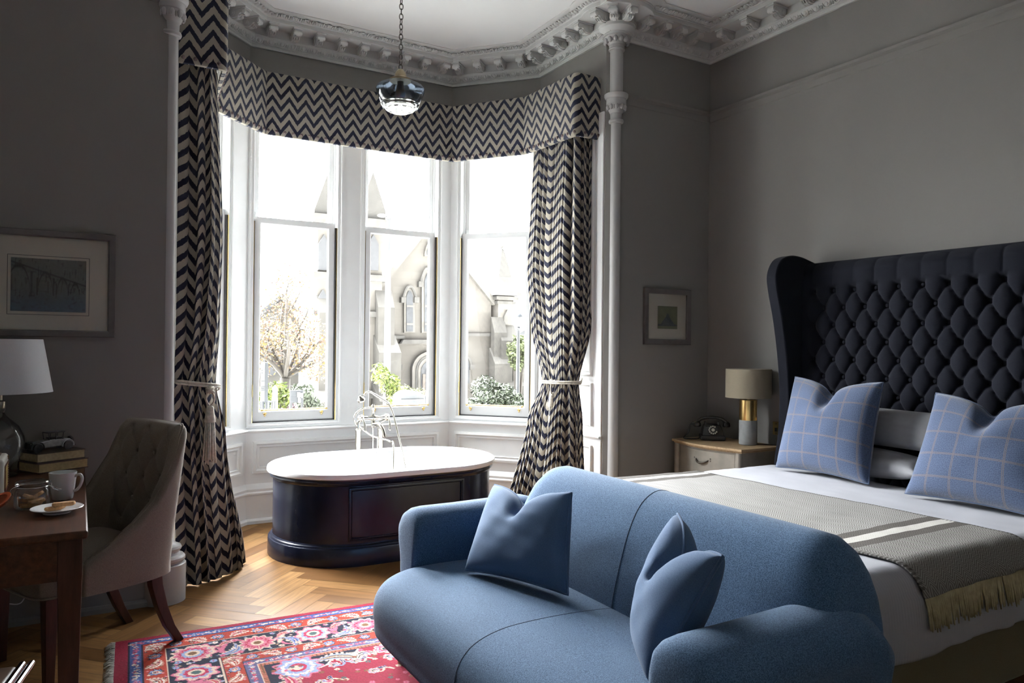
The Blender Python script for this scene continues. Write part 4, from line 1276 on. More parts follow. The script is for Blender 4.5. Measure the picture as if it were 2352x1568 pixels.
# ================================================================ PICTURES
def vgrid(w, h, nx, ny, fn):
    """flat picture in the xz plane facing -y with painted tint; fn(u, v)->rgb"""
    g = G(); C = []
    for j in range(ny+1):
        for i in range(nx+1):
            g.v.append((w*(i/nx-.5), 0, h*(j/ny-.5))); C.append(tuple(fn(i/nx, j/ny))+(1,))
    for j in range(ny):
        for i in range(nx):
            a = j*(nx+1)+i; g.f.append((a, a+1, a+nx+2, a+nx+1))
    g.col = C
    return g
def tintmat(name, rough=.9, bmp=0):
    m, n, l, b = nt(name); setin(b, Roughness=rough, Specular_IOR_Level=.12)
    vc = n.new('ShaderNodeVertexColor'); vc.layer_name = 'tint'; l.new(vc.outputs['Color'], b.inputs['Base Color'])
    if bmp: bump(n, l, b, noise(n, l, 500, 2, .7), bmp, .003)
    return m
TINT = tintmat('printed_paper')
PGLASS = thin_glass('picture_glass', refl=.12)
def picture(label, x0, x1, z0, z1, fw, ix0, ix1, iz0, iz1, art, line=False, nx=110, ny=90):
    cx, cz = (x0+x1)/2, (z0+z1)/2
    r = thing('framed_picture', label, 'picture', (cx, YP-.002, cz))
    g = G(); rectframe(g, x0-cx, x1-cx, z0-cz, z1-cz, [(0, 0), (0, -.022), (.003, -.025), (fw*.8, -.021), (fw, -.016), (fw, -.006)])
    mk('frame', g, GREY_FR, r, ang=25)
    g = G(); g.box(x0-cx+fw*.9, x1-cx-fw*.9, -.008, -.004, z0-cz+fw*.9, z1-cz-fw*.9); mk('mount', g, MOUNT, r, smooth=False)
    w, h = ix1-ix0, iz1-iz0
    p = mk('print', vgrid(w, h, nx, ny, art), TINT, r, smooth=False, loc=((ix0+ix1)/2-cx, -.0095, (iz0+iz1)/2-cz))
    if line:
        g = G(); rectframe(g, ix0-cx-.014, ix1-cx+.014, iz0-cz-.016, iz1-cz+.014, [(0, -.0085), (0, -.0092), (.0022, -.0092), (.0022, -.0085)]); mk('ruled_line', g, BLACK, r, smooth=False)
    g = G(); g.box(x0-cx+fw*.95, x1-cx-fw*.95, -.0135, -.012, z0-cz+fw*.95, z1-cz-fw*.95); mk('glazing', g, PGLASS, r, smooth=False)
    return r
def art_small(u, v):
    n0 = nz(u*6, v*6, 2); c = np.array((.155, .165, .10))*(1+.12*n0)
    hill = .16+.42*math.exp(-((u-.5)/.26)**2)+.05*nz(u*9, 1, 4)
    if .44 < u < .6: hill += .10*(1 if (int(u*60) % 3) else .5)
    if v < hill and v > .12: c = np.array((.055, .07, .075))*(1+.7*nz(u*22, v*22, 6))
    if v < .10: c = np.array((.17, .17, .11))
    return np.clip(c, .01, 1)
picture('small grey framed picture with cream mount, on the wall left of the bed', 3.498, 3.945, 1.336, 1.745, .040, 3.628, 3.818, 1.452, 1.618, art_small, nx=70, ny=60)
def art_big(u, v):
    c = np.array((.15, .155, .125))*(1-.1*v)+np.array((.0, .01, .03))
    blue = np.array((.06, .10, .15)); c = lerp(c, blue, sstep(.55, .05, v)*.9)
    c = c*(1+.16*nz(u*25, v*25, 1)+.15*nz(u*70, v*8, 2))
    def stroke(d, w): return math.exp(-(d/w)**2)
    ink = 0
    # receding arches of an old viaduct
    for cx, rx, top, base in ((.10, .155, .86, .28), (.45, .10, .74, .30), (.68, .075, .64, .32), (.85, .055, .55, .34)):
        x = (u-cx)/rx
        if abs(x) < 1.3:
            ya = base+(top-base)*math.sqrt(max(0, 1-min(1, x*x)))
            ink += .9*stroke(v-ya, .030) if abs(x) < 1 else 0
            if v < top-.1 and v > base: ink += .9*stroke(abs(x)-1.08, .10)
    deck = .93-.42*u; ink += .8*stroke(v-deck, .018)
    ink += .5*stroke(v-deck+.06, .03)*max(0, nz(u*30, v*30, 3)+.5)
    if nz(u*38, v*6, 5) > .33 and v > .25: ink += .5
    if v < .4 and nz(u*16, v*22, 8) > .3: ink += .35
    return np.clip(c*(1-min(.85, ink)), .006, 1)
picture('grey framed picture with wide cream mount, above the desk on the left', -.43, .148, 1.337, 1.837, .032, -.278, .024, 1.455, 1.703, art_big, True, 150, 110)

# ================================================================ RUG
def rug():
    TH = math.radians(-3.1)
    O = Vector((.150, 3.652, 0)); LS, LT = 1.95, 1.95
    s = np.concatenate([np.arange(0, 1.42, .0036), np.linspace(1.425, LS, 24)])
    t = np.concatenate([np.arange(0, 1.02, .0036), np.linspace(1.03, LT, 24)])
    S, Tt = np.meshgrid(s, t)
    rng = np.random.default_rng(5)
    CRIM = np.array((.27, .010, .036)); NAV = np.array((.006, .007, .026)); RED = np.array((.36, .035, .018)); CREAM = np.array((.62, .47, .37))
    PINK = np.array((.52, .13, .21)); LBLUE = np.array((.24, .31, .50)); BLU = np.array((.055, .10, .30)); BRN = np.array((.16, .075, .03)); ROSE = np.array((.40, .02, .07)); GRN = np.array((.05, .10, .10)); WHT = np.array((.68, .60, .55))
    C = np.zeros(S.shape+(3,)); C[:] = CRIM
    D = np.minimum(np.minimum(S-.02, LS-S), np.minimum(Tt, LT-Tt))      # distance from the edge
    def band(a, b, col): C[(D >= a) & (D < b)] = col
    band(.030, .035, NAV); band(.035, .080, BLU*.8+NAV*.3); band(.080, .085, NAV); band(.085, .088, RED)
    band(.088, .168, RED); band(.168, .172, CREAM); band(.172, .177, NAV)
    band(.177, .365, NAV); band(.365, .369, CREAM); band(.369, .374, NAV); band(.374, .445, RED); band(.445, .450, NAV)
    band(.450, .495, BLU*.6+BRN*.4); band(.495, .500, CREAM); band(.500, .520, RED*.9+CREAM*.2); band(.520, .525, NAV); band(.525, 9, NAV)
    def stamp(mask, col): C[mask] = col
    def loc(cx, cy, a, R):
        i0, i1 = np.searchsorted(s, [cx-R, cx+R]); j0, j1 = np.searchsorted(t, [cy-R, cy+R])
        sl = (slice(j0, j1), slice(i0, i1)); x = S[sl]-cx; y = Tt[sl]-cy
        return sl, x*math.cos(a)+y*math.sin(a), -x*math.sin(a)+y*math.cos(a)
    def paint(sl, m, col):
        sub = C[sl]; sub[m] = col
    def rosette(cx, cy, r, n, cols, a=0.0, sq=1.0):
        sl, x, y = loc(cx, cy, a, r*1.5)
        if x.size == 0: return
        y = y*sq; rr = np.hypot(x, y); th = np.arctan2(y, x)
        pet = .90+.10*np.cos(n*th); pet2 = .84+.16*np.abs(np.cos(n*th/2+.4))
        for f, p, c in zip((1.0, .88, .66, .52, .34, .2), (pet, pet, pet2, pet2, 1, 1), cols): paint(sl, rr < r*f*p, c)
        paint(sl, (rr < r*.85*pet) & (rr > r*.4) & (np.abs(np.sin(n*th)) < .12), cols[0])
    def leaf(cx, cy, L, w, a, cols, curl=.35):
        sl, x, y = loc(cx, cy, a, L*1.15)
        if x.size == 0: return
        q = x/L; yy = y-curl*L*(q*q-.4)
        hw = w*np.clip(1-q*q, 0, 1)**.7*(1+.35*q)
        jag = hw*(1+.22*np.sign(np.sin(q*26)))
        ok = np.abs(q) < 1
        paint(sl, ok & (np.abs(yy) < jag), cols[0]); paint(sl, ok & (np.abs(yy) < hw*.72), cols[1]); paint(sl, ok & (np.abs(yy) < hw*.40), cols[2]); paint(sl, ok & (np.abs(yy) < hw*.12), cols[0])
    def vine(pts, w, col):
        P = cr(pts, 8)
        for a, b in zip(P[:-1], P[1:]):
            cx, cy = (a[0]+b[0])/2, (a[1]+b[1])/2
            sl, x, y = loc(cx, cy, 0, w*1.2+math.dist(a, b)*.6)
            if x.size: paint(sl, np.hypot(x, y) < w*.5+math.dist(a, b)*.5, col)
    def petals(cx, cy, r, col, core):
        for k in range(5):
            a = 2*PI*k/5+cx*50; rosette(cx+.62*r*math.cos(a), cy+.62*r*math.sin(a), r*.5, 1, [col]*6)
        rosette(cx, cy, r*.35, 1, [core]*6)
    # which rows run along the two visible sides: (s axis) top side and (t axis) left side
    def run(dist, step, fn, s0, s1, t0, t1):
        k = 0; x = s0
        while x < s1: fn(x, dist, 0.0, k); x += step; k += 1
        k = 0; y = t0
        while y < t1: fn(dist+.02, y, PI/2, k); y += step; k += 1
    pal = [PINK, LBLUE, CREAM, ROSE, WHT]
    # guard stripes: small blossoms
    for d0, st in ((.0575, .017), (.4725, .017)):
        def gf(x, y, a, k):
            j = (rng.random(2)-.5)*.012; petals(x+j[0], y+j[1], .0085, pal[rng.integers(5)], [NAV, CREAM, ROSE][k % 3])
        run(d0, st, gf, d0, 1.42, d0, 1.0)
        def gf2(x, y, a, k):
            j = (rng.random(2)-.5)*.026; rosette(x+j[0], y+j[1], .004, 1, [pal[rng.integers(5)]]*6)
        run(d0, .007, gf2, d0, 1.42, d0, 1.0)
    # red bands: cream feather leaves between blue rosettes
    for d0, st, R in ((.128, .085, 1.0), (.410, .080, .9)):
        def rf(x, y, a, k):
            if k % 2: rosette(x, y, .030*R, 8, [NAV, LBLUE, BLU, CREAM, ROSE, CREAM], sq=1.0)
            else:
                leaf(x, y, .050*R, .021, a+.5*(1 if (k//2) % 2 else -1), [CREAM, WHT, RED*.9], .45); rosette(x+.012, y-.01, .009, 5, [PINK, ROSE, CREAM, NAV, NAV, NAV])
            for q in range(7):
                j = (rng.random(2)-.5)*.070; petals(x+j[0], y+j[1], .0060, [NAV, CREAM, PINK, BRN][rng.integers(4)], CREAM)
        run(d0, st, rf, d0+.02, 1.42, d0+.02, 1.0)
    # wide navy border
    def wf(x, y, a, k):
        c, n = math.cos(a), math.sin(a)
        def off(u, v): return x+u*c-v*n, y+u*n+v*c
        if k % 2: rosette(x, y, .082, 12, [CREAM, PINK, ROSE, PINK, CREAM, BRN], a, .95)
        else: rosette(x, y, .085, 9, [PINK, CREAM, LBLUE, ROSE, CREAM, GRN], a+.3, .9); 
        vine([off(.08, -.02), off(.11, .06), off(.16, .075), off(.185, .03)], .006, PINK); vine([off(.085, .04), off(.13, -.075), off(.19, -.05)], .005, [PINK, CREAM][k % 2])
        leaf(*off(.130, .030), .070, .024, a+(1.0 if k % 2 else 2.2), [CREAM, LBLUE, BLU], .7)
        leaf(*off(.118, -.052), .045, .016, a-.5, [PINK, CREAM, RED], .5)
        for u, v, q in ((.09, .075, .013), (-.08, .070, .014), (.150, -.070, .014), (-.085, -.070, .015), (.185, .0, .011), (.075, -.08, .012), (-.1, .02, .011)):
            petals(*off(u, v), q, [LBLUE, PINK, CREAM, WHT][int(abs(u*100)+k) % 4], ROSE)
        for q in range(26):
            j = (rng.random(2)-.5)*np.array((.25, .18)); p = off(*j); petals(p[0], p[1], .0055+.003*rng.random(), [GRN, PINK, LBLUE, CREAM, BRN][rng.integers(5)], CREAM) if math.hypot(*j) > .085 else None
    run(.271, .24, wf, .271+.04, 1.42, .271+.20, 1.0)
    rosette(.29, .271, .088, 12, [CREAM, PINK, ROSE, LBLUE, CREAM, BRN], .4)
    # ladder stripe
    for k in range(60):
        x = .53+k*.016; C[(D > .501) & (D < .519) & (np.abs(S-x) < .003) & (Tt < .6)] = BRN
        C[(D > .501) & (D < .519) & (np.abs(Tt-x) < .003) & (S < .6)] = BRN
    # field: crimson with a scalloped navy corner
    fx, fy = S-.545, Tt-.525
    inf = (fx > 0) & (fy > 0)
    edge = .34+.05*np.abs(np.sin(np.arctan2(fy, fx+1e-6)*5))
    rad = np.hypot(fx*.80, fy*1.25)
    sc = fx*.55+fy*1.15
    edge2 = .20+.035*np.abs(np.sin((fx-fy)*16))
    C[inf & (sc > edge2)] = WHT; C[inf & (sc > edge2+.010)] = CRIM
    rosette(.66, .600, .105, 11, [PINK, LBLUE, WHT, LBLUE, ROSE, CREAM], .2, .9); leaf(.82, .575, .09, .035, .2, [CREAM, LBLUE, BRN], .4); leaf(.60, .72, .08, .03, 1.6, [CREAM, PINK, ROSE], .4)
    leaf(.93, .60, .06, .03, -.6, [WHT, CREAM, NAV], .8); rosette(1.03, .57, .05, 8, [CREAM, PINK, LBLUE, ROSE, CREAM, NAV])
    for q in range(150):
        x, y = .56+rng.random()*.86, .54+rng.random()*.48
        sub = C[np.searchsorted(t, y)-1, np.searchsorted(s, x)-1]
        if q % 5 == 0 and abs(sub[0]-CRIM[0]) < .01:
            rosette(x, y, .026, 7, [CREAM, LBLUE, ROSE, CREAM, NAV, NAV]); vine([(x, y), (x+.03, y+.02), (x+.05, y-.01), (x+.08, y+.015)], .0045, [LBLUE, CREAM][q % 2])
            leaf(x+.04, y-.02, .022, .010, rng.random()*6, [CREAM, BLU, NAV], .3)
        else: petals(x, y, .008+.004*rng.random(), [LBLUE, CREAM, PINK, GRN, BRN][q % 5], ROSE)
    # wool pile tone
    C *= (1+.10*rng.standard_normal(S.shape))[..., None].clip(.7, 1.3)
    # abrash: slow tone changes along the length
    C *= (1+.05*np.sin(S*9)+.04*np.sin(Tt*14))[..., None]
    C = np.concatenate([(C*.54).clip(.003, .9), np.ones(S.shape+(1,))], -1)
    ns, n_t = len(s), len(t)
    z = .0105+.0012*rng.random(S.shape)
    V = np.stack([S, -Tt, z], -1).reshape(-1, 3)
    J, I = np.meshgrid(np.arange(n_t-1), np.arange(ns-1), indexing='ij'); a = (J*ns+I).ravel()
    F = np.stack([a, a+ns, a+ns+1, a+1], -1)
    root = thing('rug', 'red and navy patterned wool rug under the sofa and chair leg', 'rug', O, TH)
    g = G(); g.v = V.tolist(); g.f = F.tolist(); g.col = C.reshape(-1, 4)
    mk('pile', g, tintmat('rug_wool', .95, .5), root, ang=180)
    b = G(); b.box(0, LS, -LT, 0, .0005, .0095); mk('backing', b, plain('rug_backing', (.16, .03, .03), .9), root, smooth=False)
    f = G(); rr = random.Random(3)
    for i in range(420):
        y = -LT*(i+rr.random())/420; L = .022+.018*rr.random(); dy = (rr.random()-.5)*.03
        f.tube([(.004, y, .008), (-L*.5, y+dy*.4, .008+.006*rr.random()), (-L, y+dy, .002)], [.0022, .0024, .0012], 4, caps=False)
    mk('fringe', f, plain('rug_fringe', (.50, .50, .46), .95, var=.3, scale=60), root, ang=180)
rug()

# ================================================================ DESK
DO = Vector((-.29, 3.38, 0))
desk = thing('desk', 'dark mahogany writing desk on square legs', 'desk', DO)
DX0, DX1, DY0, DY1, DZ = -.63, .030, 2.665, 4.095, .728
g = G(); g.box(DX0-DO.x, DX1-DO.x, DY0-DO.y, DY1-DO.y, DZ-.026, DZ); mk('top', g, DWOOD, desk, bevel=.007, seg=3)
g = G(); x0, x1, y0, y1 = DX0+.03-DO.x, DX1-.024-DO.x, DY0+.024-DO.y, DY1-.03-DO.y
g.box(x0, x1, y0, y0+.02, DZ-.155, DZ-.026); g.box(x0, x1, y1-.02, y1, DZ-.155, DZ-.026); g.box(x0, x0+.02, y0, y1, DZ-.155, DZ-.026); g.box(x1-.02, x1, y0, y1, DZ-.155, DZ-.026)
mk('apron', g, DWOOD, desk, bevel=.002)
for x in (DX0+.05, DX1-.048):
    for y in (DY0+.050, DY1-.05):
        g = G(); a, b2 = .034, .024
        g.loft([[(x-DO.x-h, y-DO.y-h, z), (x-DO.x+h, y-DO.y-h, z), (x-DO.x+h, y-DO.y+h, z), (x-DO.x-h, y-DO.y+h, z)] for h, z in ((b2, 0), (.031, .45), (a, .58), (a, DZ-.026))])
        mk('leg', g, LEGWOOD, desk, bevel=.003)

# ================================================================ CHAIR
chair = thing('dining_chair', 'taupe button-back upholstered chair with dark legs at the desk', 'chair', (.018, 3.598, 0), math.radians(115.5))
path = cr([(-.258, .13), (-.266, .04), (-.268, -.06), (-.258, -.155), (-.222, -.228), (-.13, -.252), (0, -.256), (.13, -.252), (.222, -.228), (.258, -.155), (.268, -.06), (.266, .04), (.258, .13)], 8)
NP = len(path)-1
def ztop(y, x):
    return np.interp(y, [-.256, -.235, -.215, -.185, -.13, -.06, .02, .08, .13], [.965, .962, .93, .80, .665, .585, .525, .485, .45])
def chair_back(inner):
    def fn(u, v):
        k = u*NP; i = min(NP-1, int(k)); f = k-i
        x = lerp(path[i][0], path[i+1][0], f); y = lerp(path[i][1], path[i+1][1], f)
        tx, ty = path[min(NP, i+1)][0]-path[max(0, i-1)][0], path[min(NP, i+1)][1]-path[max(0, i-1)][1]
        if i == 0: tx, ty = path[1][0]-path[0][0], path[1][1]-path[0][1]
        L = math.hypot(tx, ty); nx, ny = -ty/L, tx/L       # points inside
        zt = float(ztop(y, x)); z0 = .335 if not inner else .40
        rl = .022                                           # rolled upper edge
        z = lerp(z0, zt, v)
        d = 0.0
        half = .030
        if inner:
            d = half
            bk = sstep(-.13, -.22, y)
            if bk > 0:
                xx = x; zz = z-.93
                al = xx/.145+zz/.21; be = xx/.145-zz/.21
                h = (abs(math.sin(PI*al))*abs(math.sin(PI*be)))**.45
                rad = math.hypot(al-round(al), be-round(be))
                fade = sstep(.46, .56, z)*sstep(.965, .90, z)*sstep(.235, .17, abs(x))
                d += bk*fade*(.016*h-.020*math.exp(-(rad/.12)**2))
        else: d = -half
        e = max(0, 1-(zt-z)/.045)                            # close over the top
        d *= math.sqrt(max(0, 1-e*e)) if e > 0 else 1
        ee = min(1, min(u, 1-u)/.02); d *= math.sqrt(max(0, 1-(1-ee)**2)) if ee < 1 else 1
        lean = max(0, z-.38)*.10*sstep(.05, -.22, y)
        tp = 1+(.12 if x < 0 else -.13)*max(0, (z-.5)/.5)
        return ((x+nx*d)*tp, y+ny*d-lean, z)
    return fn
g = G(); g.grid(chair_back(True), 150, 110); n1 = len(g.v); g.grid(chair_back(False), 150, 60)
recalc(mk('backrest', g, TAUPE, chair, ang=180))
g = G(); fb = chair_back(False); g.tube([fb(i/120, .996) for i in range(2, 119)], .0034, 6); mk('piping', g, TAUPE, chair, ang=180)
g = G()
rg = []
for s, z in [(.90, .335), (.975, .340), (1.0, .352), (1.0, .43), (.985, .452), (.95, .470), (.88, .480), (.6, .488), (.2, .490)]:
    q = []
    for k in range(48):
        a = 2*PI*k/48; c, sn = math.cos(a), math.sin(a); e = .32
        q.append((.236*s*math.copysign(abs(c)**e, c), .03+.238*s*math.copysign(abs(sn)**e, sn)-(0), z))
    rg.append(q)
g.loft(rg); recalc(mk('seat', g, TAUPE, chair, ang=60))
g = G(); g.tube([(p[0]*1.005, .03+(p[1]-.03)*1.005, .343) for p in rg[2]], .0045, 6, closed=True); mk('piping', g, TAUPE, chair, ang=180)
bt = G(); bt.ball((0, 0, 0), .009, .006, .009, 10, 6); c0 = None
for xx, zz in [(x*.0725, .93-j*.105) for j in range(0, 5) for x in range(-3, 4) if (x+j) % 2 == 0 and abs(x) < 3]:
    y = -.256+.030-.006-max(0, zz-.38)*.10+.06*0
    if zz > .92: continue
    Mx = Matrix.Translation((xx*.95, y+.004, zz))
    if c0 is None: c0 = mk('button', bt, TAUPE, chair); c0.matrix_local = Mx
    else: share(c0, chair, Mx)
for x in (-.205, .205):
    g = G(); g.loft([[(x+sx*h, .215+sy*h, z) for sx, sy in ((-1, -1), (1, -1), (1, 1), (-1, 1))] for h, z in ((.016, 0), (.024, .34))]); mk('leg', g, LEGWOOD, chair, bevel=.003)
    rings = []
    for z, yy, h in [(.37, -.195, .025), (.28, -.205, .024), (.18, -.232, .022), (.09, -.268, .020), (.0125 if x < 0 else 0, -.315, .018)][::-1]:
        rings.append([(x+sx*h*.9, yy+sy*h, z) for sx, sy in ((-1, -1), (1, -1), (1, 1), (-1, 1))])
    g = G(); g.loft(rings); mk('leg', g, LEGWOOD, chair, bevel=.003, ang=50)

# ================================================================ THINGS ON THE DESK
CLEAR = thin_glass('clear_glass', (.93, .95, .95), refl=.25)
lp = thing('table_lamp', 'clear glass table lamp with white tapered shade on the desk, cut by the left edge', 'lamp', (-.300, 3.90, DZ))
g = G(); g.lathe([(.070, 0), (.072, .006), (.060, .012), (.045, .03), (.058, .05), (.088, .085), (.098, .13), (.095, .17), (.075, .215), (.045, .245), (.028, .262), (.022, .275), (.030, .285), (.030, .292), (.022, .30)], 40); mk('glass_base', g, CLEAR, lp, ang=60)
g = G(); g.lathe([(.024, .295), (.026, .30), (.026, .325), (.014, .33), (.014, .37), (.006, .375)], 24); mk('lamp_neck', g, plain('dull_brass', (.32, .28, .2), .35, .9), lp, ang=30)
WSH = fabric('white_lampshade', (.56, .56, .57), (.62, .62, .63), 600, sheen=.1)
g = G(); g.lathe([(.200, .365), (.160, .595)], 56); mk('lamp_shade', g, WSH, lp, solid=.003, ang=60)

RADC = plain('cream_bakelite', (.62, .60, .54), .3, var=.03)
GOLD = plain('gold_grille', (.62, .46, .16), .35, .6, var=.12, scale=60)
rd = thing('radio', 'small cream retro radio with gold grille at the left edge of the desk', 'radio', (-.29, 3.475, DZ))
g = G(); g.box(-.05, .05, -.105, .105, .004, .142); mk('case', g, RADC, rd, bevel=.014, seg=4)
g = G(); g.box(.046, .0512, -.082, .062, .020, .112)
for k in range(10): g.box(.050, .0528, -.080, .060, .024+k*.009, .027+k*.009)
mk('grille', g, GOLD, rd, smooth=False)
g = G(); rectframe(g, -.085, .066, .016, .116, [(0, 0), (.001, -.003), (.004, -.003), (.005, 0)], Matrix.Translation((.0512, 0, 0)) @ Matrix.Rotation(PI/2, 4, 'Z')); mk('trim_line', g, plain('dark_red_trim', (.10, .02, .02), .4), rd, smooth=False)
g = G(); g.box(-.03, .03, -.075, .075, .141, .146); mk('top_panel', g, plain('brown_leather', (.10, .06, .035), .5), rd, bevel=.002)
g = G(); g.ball((.051, .066, .126), .002, .008, .006); g.ball((.051, .062, .133), .002, .004, .004); mk('badge', g, plain('bronze_badge', (.20, .11, .04), .4, .8), rd)

def book(label, loc, rz, L, W, H, cover, page):
    b = thing('book', label, 'book', loc, rz, 'books stacked on the desk')
    g = G(); g.box(.004, L-.004, .003, W-.004, .004, H-.004); mk('pages', g, page, b, smooth=False)
    g = G(); g.box(0, L, 0, W, 0, .0035); g.box(0, L, 0, W, H-.0035, H)
    g.loft([[(0, W-.001+.006*math.sin(PI*k/6), H*k/6) for k in range(7)]+[(0, W-.004, H*k/6) for k in range(6, -1, -1)], [(L, W-.001+.006*math.sin(PI*k/6), H*k/6) for k in range(7)]+[(L, W-.004, H*k/6) for k in range(6, -1, -1)]])
    mk('cover', g, cover, b, bevel=.0008)
    return b
PAGE = plain('aged_paper', (.40, .32, .20), .9, var=.15, scale=80); PAGE2 = plain('aged_paper_dark', (.34, .26, .14), .9, var=.15, scale=80)
COV1 = plain('dark_brown_cloth', (.045, .028, .022), .6); COV2 = plain('plum_cloth', (.05, .022, .025), .6)
RB = math.radians(31)
book('lower of the two old books stacked under the model car', (-.150, 3.885, DZ), RB, .225, .165, .044, COV2, PAGE2)
book('upper of the two old books, directly under the model car', (-.157, 3.905, DZ+.0442), RB-.03, .215, .155, .042, COV1, PAGE)

# model car
mc = thing('model_car', 'vintage metal model car standing on the two old books', 'model car', (-.115, 4.005, DZ+.0865), RB+.05)
CARW = plain('pale_tin', (.36, .37, .39), .4, .5, var=.2, scale=50); CARD = plain('dark_tin', (.05, .05, .055), .4, .6, var=.3, scale=60)
g = G()
g.prism([(-.085, .024), (-.085, .040), (-.02, .050), (.0, .052), (.085, .050), (.098, .038), (.095, .020), (-.03, .018)][::-1], -.022, .022, 'y'); recalc(mk('body', g, CARW, mc, bevel=.004))
g = G()
for y in (-.021, .021):
    for x0, x1 in ((-.012, -.016), (.018, .018), (.050, .054)): g.tube([(x0, y, .05), (x1, y, .082)], .0022, 6)
g.box(-.018, .060, -.024, .024, .081, .086); g.box(-.014, .056, -.020, .020, .05, .053)
mk('cabin', g, CARD, mc, bevel=.002)
g = G(); g.box(-.004, .05, -.020, .020, .053, .062); mk('seats', g, CARD, mc, bevel=.004)
for x in (-.068, .070):
    for y in (-.030, .030):
        g = G(); Mw = Matrix.Translation((x, y, .020)) @ Matrix.Rotation(PI/2, 4, 'X')
        g.lathe([(.005, -.004), (.020, -.004), (.0205, 0), (.020, .004), (.005, .004)], 20, M=Mw); g.lathe([(.006, -.006), (.006, .006)], 10, M=Mw)
        mk('wheel', g, CARD, mc, ang=40)
        g = G(); g.tube([(x+.027*math.cos(a), y, .020+.026*math.sin(a)) for a in [PI*(-.05+1.1*k/10) for k in range(11)]], .0035, 6); mk('mudguard', g, CARW if x > 0 else CARD, mc)
g = G()
g.box(-.092, -.084, -.016, .016, .020, .044)
for y in (-.018, .018): g.lathe([(.007, -.004), (.008, 0), (.004, .006)], 12, M=Matrix.Translation((-.092, y, .040)) @ Matrix.Rotation(-PI/2, 4, 'Y'))
g.tube([(-.105, -.034, .018), (-.108, 0, .018), (-.105, .034, .018)], .003, 6); g.tube([(.104, -.030, .020), (.104, .030, .020)], .003, 6)
mk('bumper', g, CARD, mc)
g = G(); Mw = Matrix.Translation((.102, 0, .042)) @ Matrix.Rotation(1.2, 4, 'Y'); g.lathe([(.006, -.004), (.017, -.004), (.017, .004), (.006, .004)], 18, M=Mw); mk('spare_wheel', g, CARD, mc, ang=40)

MUGW = plain('white_glaze', (.56, .58, .57), .18, var=.02)
mg = thing('mug', 'white tapered mug on the desk behind the biscuit jar', 'mug', (-.048, 3.235, DZ))
g = G(); g.lathe([(.030, 0), (.034, .003), (.040, .045), (.046, .098), (.0465, .101), (.044, .101), (.038, .045), (.032, .008), (0, .006)], 40); mk('cup', g, MUGW, mg, ang=50)
g = G(); g.tube([(p[0], 0, p[1]) for p in cr([(.042, .086), (.060, .092), (.069, .078), (.064, .055), (.052, .036), (.040, .030)], 5)], .0055, 10); h_ = mk('handle', g, MUGW, mg, ang=180); h_.rotation_euler = (0, 0, math.radians(-25))

jar = thing('biscuit_jar', 'open clip-top glass jar holding biscuits on the desk', 'jar', (-.138, 3.105, DZ))
g = G(); g.lathe([(.040, .002), (.050, .004), (.054, .012), (.054, .060), (.050, .070), (.047, .074), (.047, .082), (.051, .085), (.052, .090), (.049, .096), (.046, .097)], 40); mk('glass_body', g, CLEAR, jar, ang=50)
WIRE = plain('steel_wire', (.6, .6, .6), .2, 1.0)
g = G(); g.tube([(.049*math.cos(a), .049*math.sin(a), .078) for a in [2*PI*k/28 for k in range(28)]], .0014, 6, closed=True)
g.tube(cr([(.049, 0, .078), (.062, .0, .074), (.072, .004, .066), (.088, .006, .062)], 4), .0016, 6); g.tube(cr([(.049, 0, .078), (.056, .004, .095), (.060, .006, .07), (.078, .01, .058)], 4), .0014, 6)
g.tube(cr([(-.049, 0, .078), (-.062, 0, .070), (-.066, 0, .055), (-.060, 0, .045)], 4), .0015, 6)
wc = mk('wire_clasp', g, WIRE, jar); wc.rotation_euler = (0, 0, math.radians(-10))
Ml2 = Matrix.Translation((-.098, -.040, .034)) @ Matrix.Rotation(math.radians(28), 4, 'Z') @ Matrix.Rotation(math.radians(-32), 4, 'Y')
g = G(); g.lathe([(0, -.006), (.030, -.006), (.034, .0), (.052, .0), (.053, .006), (.036, .010), (0, .012)], 36, M=Ml2); ld = mk('lid', g, CLEAR, jar, ang=50)
g = G(); g.lathe([(.036, .006), (.049, .006), (.049, .0095), (.036, .0095), (.036, .006)], 36, M=Ml2); mk('rubber_seal', g, plain('orange_rubber', (.42, .075, .018), .5), ld, ang=40)

BISC = plain('golden_biscuit', (.44, .25, .115), .9, var=.25, scale=90, bmp=.5, bscale=160, bdist=.003)
def biscuit(loc, rot, label, L=.062, W=.026, H=.012, group='biscuits'):
    r = thing('biscuit', label, 'biscuit', loc, 0, group)
    r.rotation_euler = rot
    g = G(); rings = []
    for s, z in [(.86, 0), (1, .003), (1, H*.7), (.93, H), (.6, H*1.04)]:
        q = []
        for k in range(28):
            a = 2*PI*k/28; c, sn = math.cos(a), math.sin(a); e = .5
            q.append((L/2*s*math.copysign(abs(c)**e, c), W/2*s*math.copysign(abs(sn)**e, sn), z))
        rings.append(q)
    g.loft(rings); recalc(mk('crumb', g, BISC, r, ang=50)); return r
JG = 'biscuits in the glass jar'
for k, (dx, dy, dz, rx, ry, rz) in enumerate([(-.012, -.014, .008, .0, .06, .3), (.012, .014, .008, 0, -.05, 1.2), (-.010, .012, .021, .1, .10, 2.2), (.014, -.012, .021, .1, -.15, .4), (-.008, -.006, .036, .25, .35, .9), (.016, .004, .037, -.2, .55, 2.6)]):
    biscuit((-.138+dx, 3.105+dy, DZ+dz), (rx, ry, rz), 'golden shortbread biscuit inside the clip-top glass jar', .052, .028, .012, JG)
plt = thing('plate', 'small white saucer of biscuits on the desk', 'plate', (-.060, 2.985, DZ))
g = G(); g.lathe([(.038, 0), (.042, .001), (.044, .006), (.060, .011), (.078, .018), (.080, .0195), (.078, .021), (.058, .014), (.044, .0085), (.0, .008)], 44); mk('dish', g, ENAMEL, plt, ang=50)
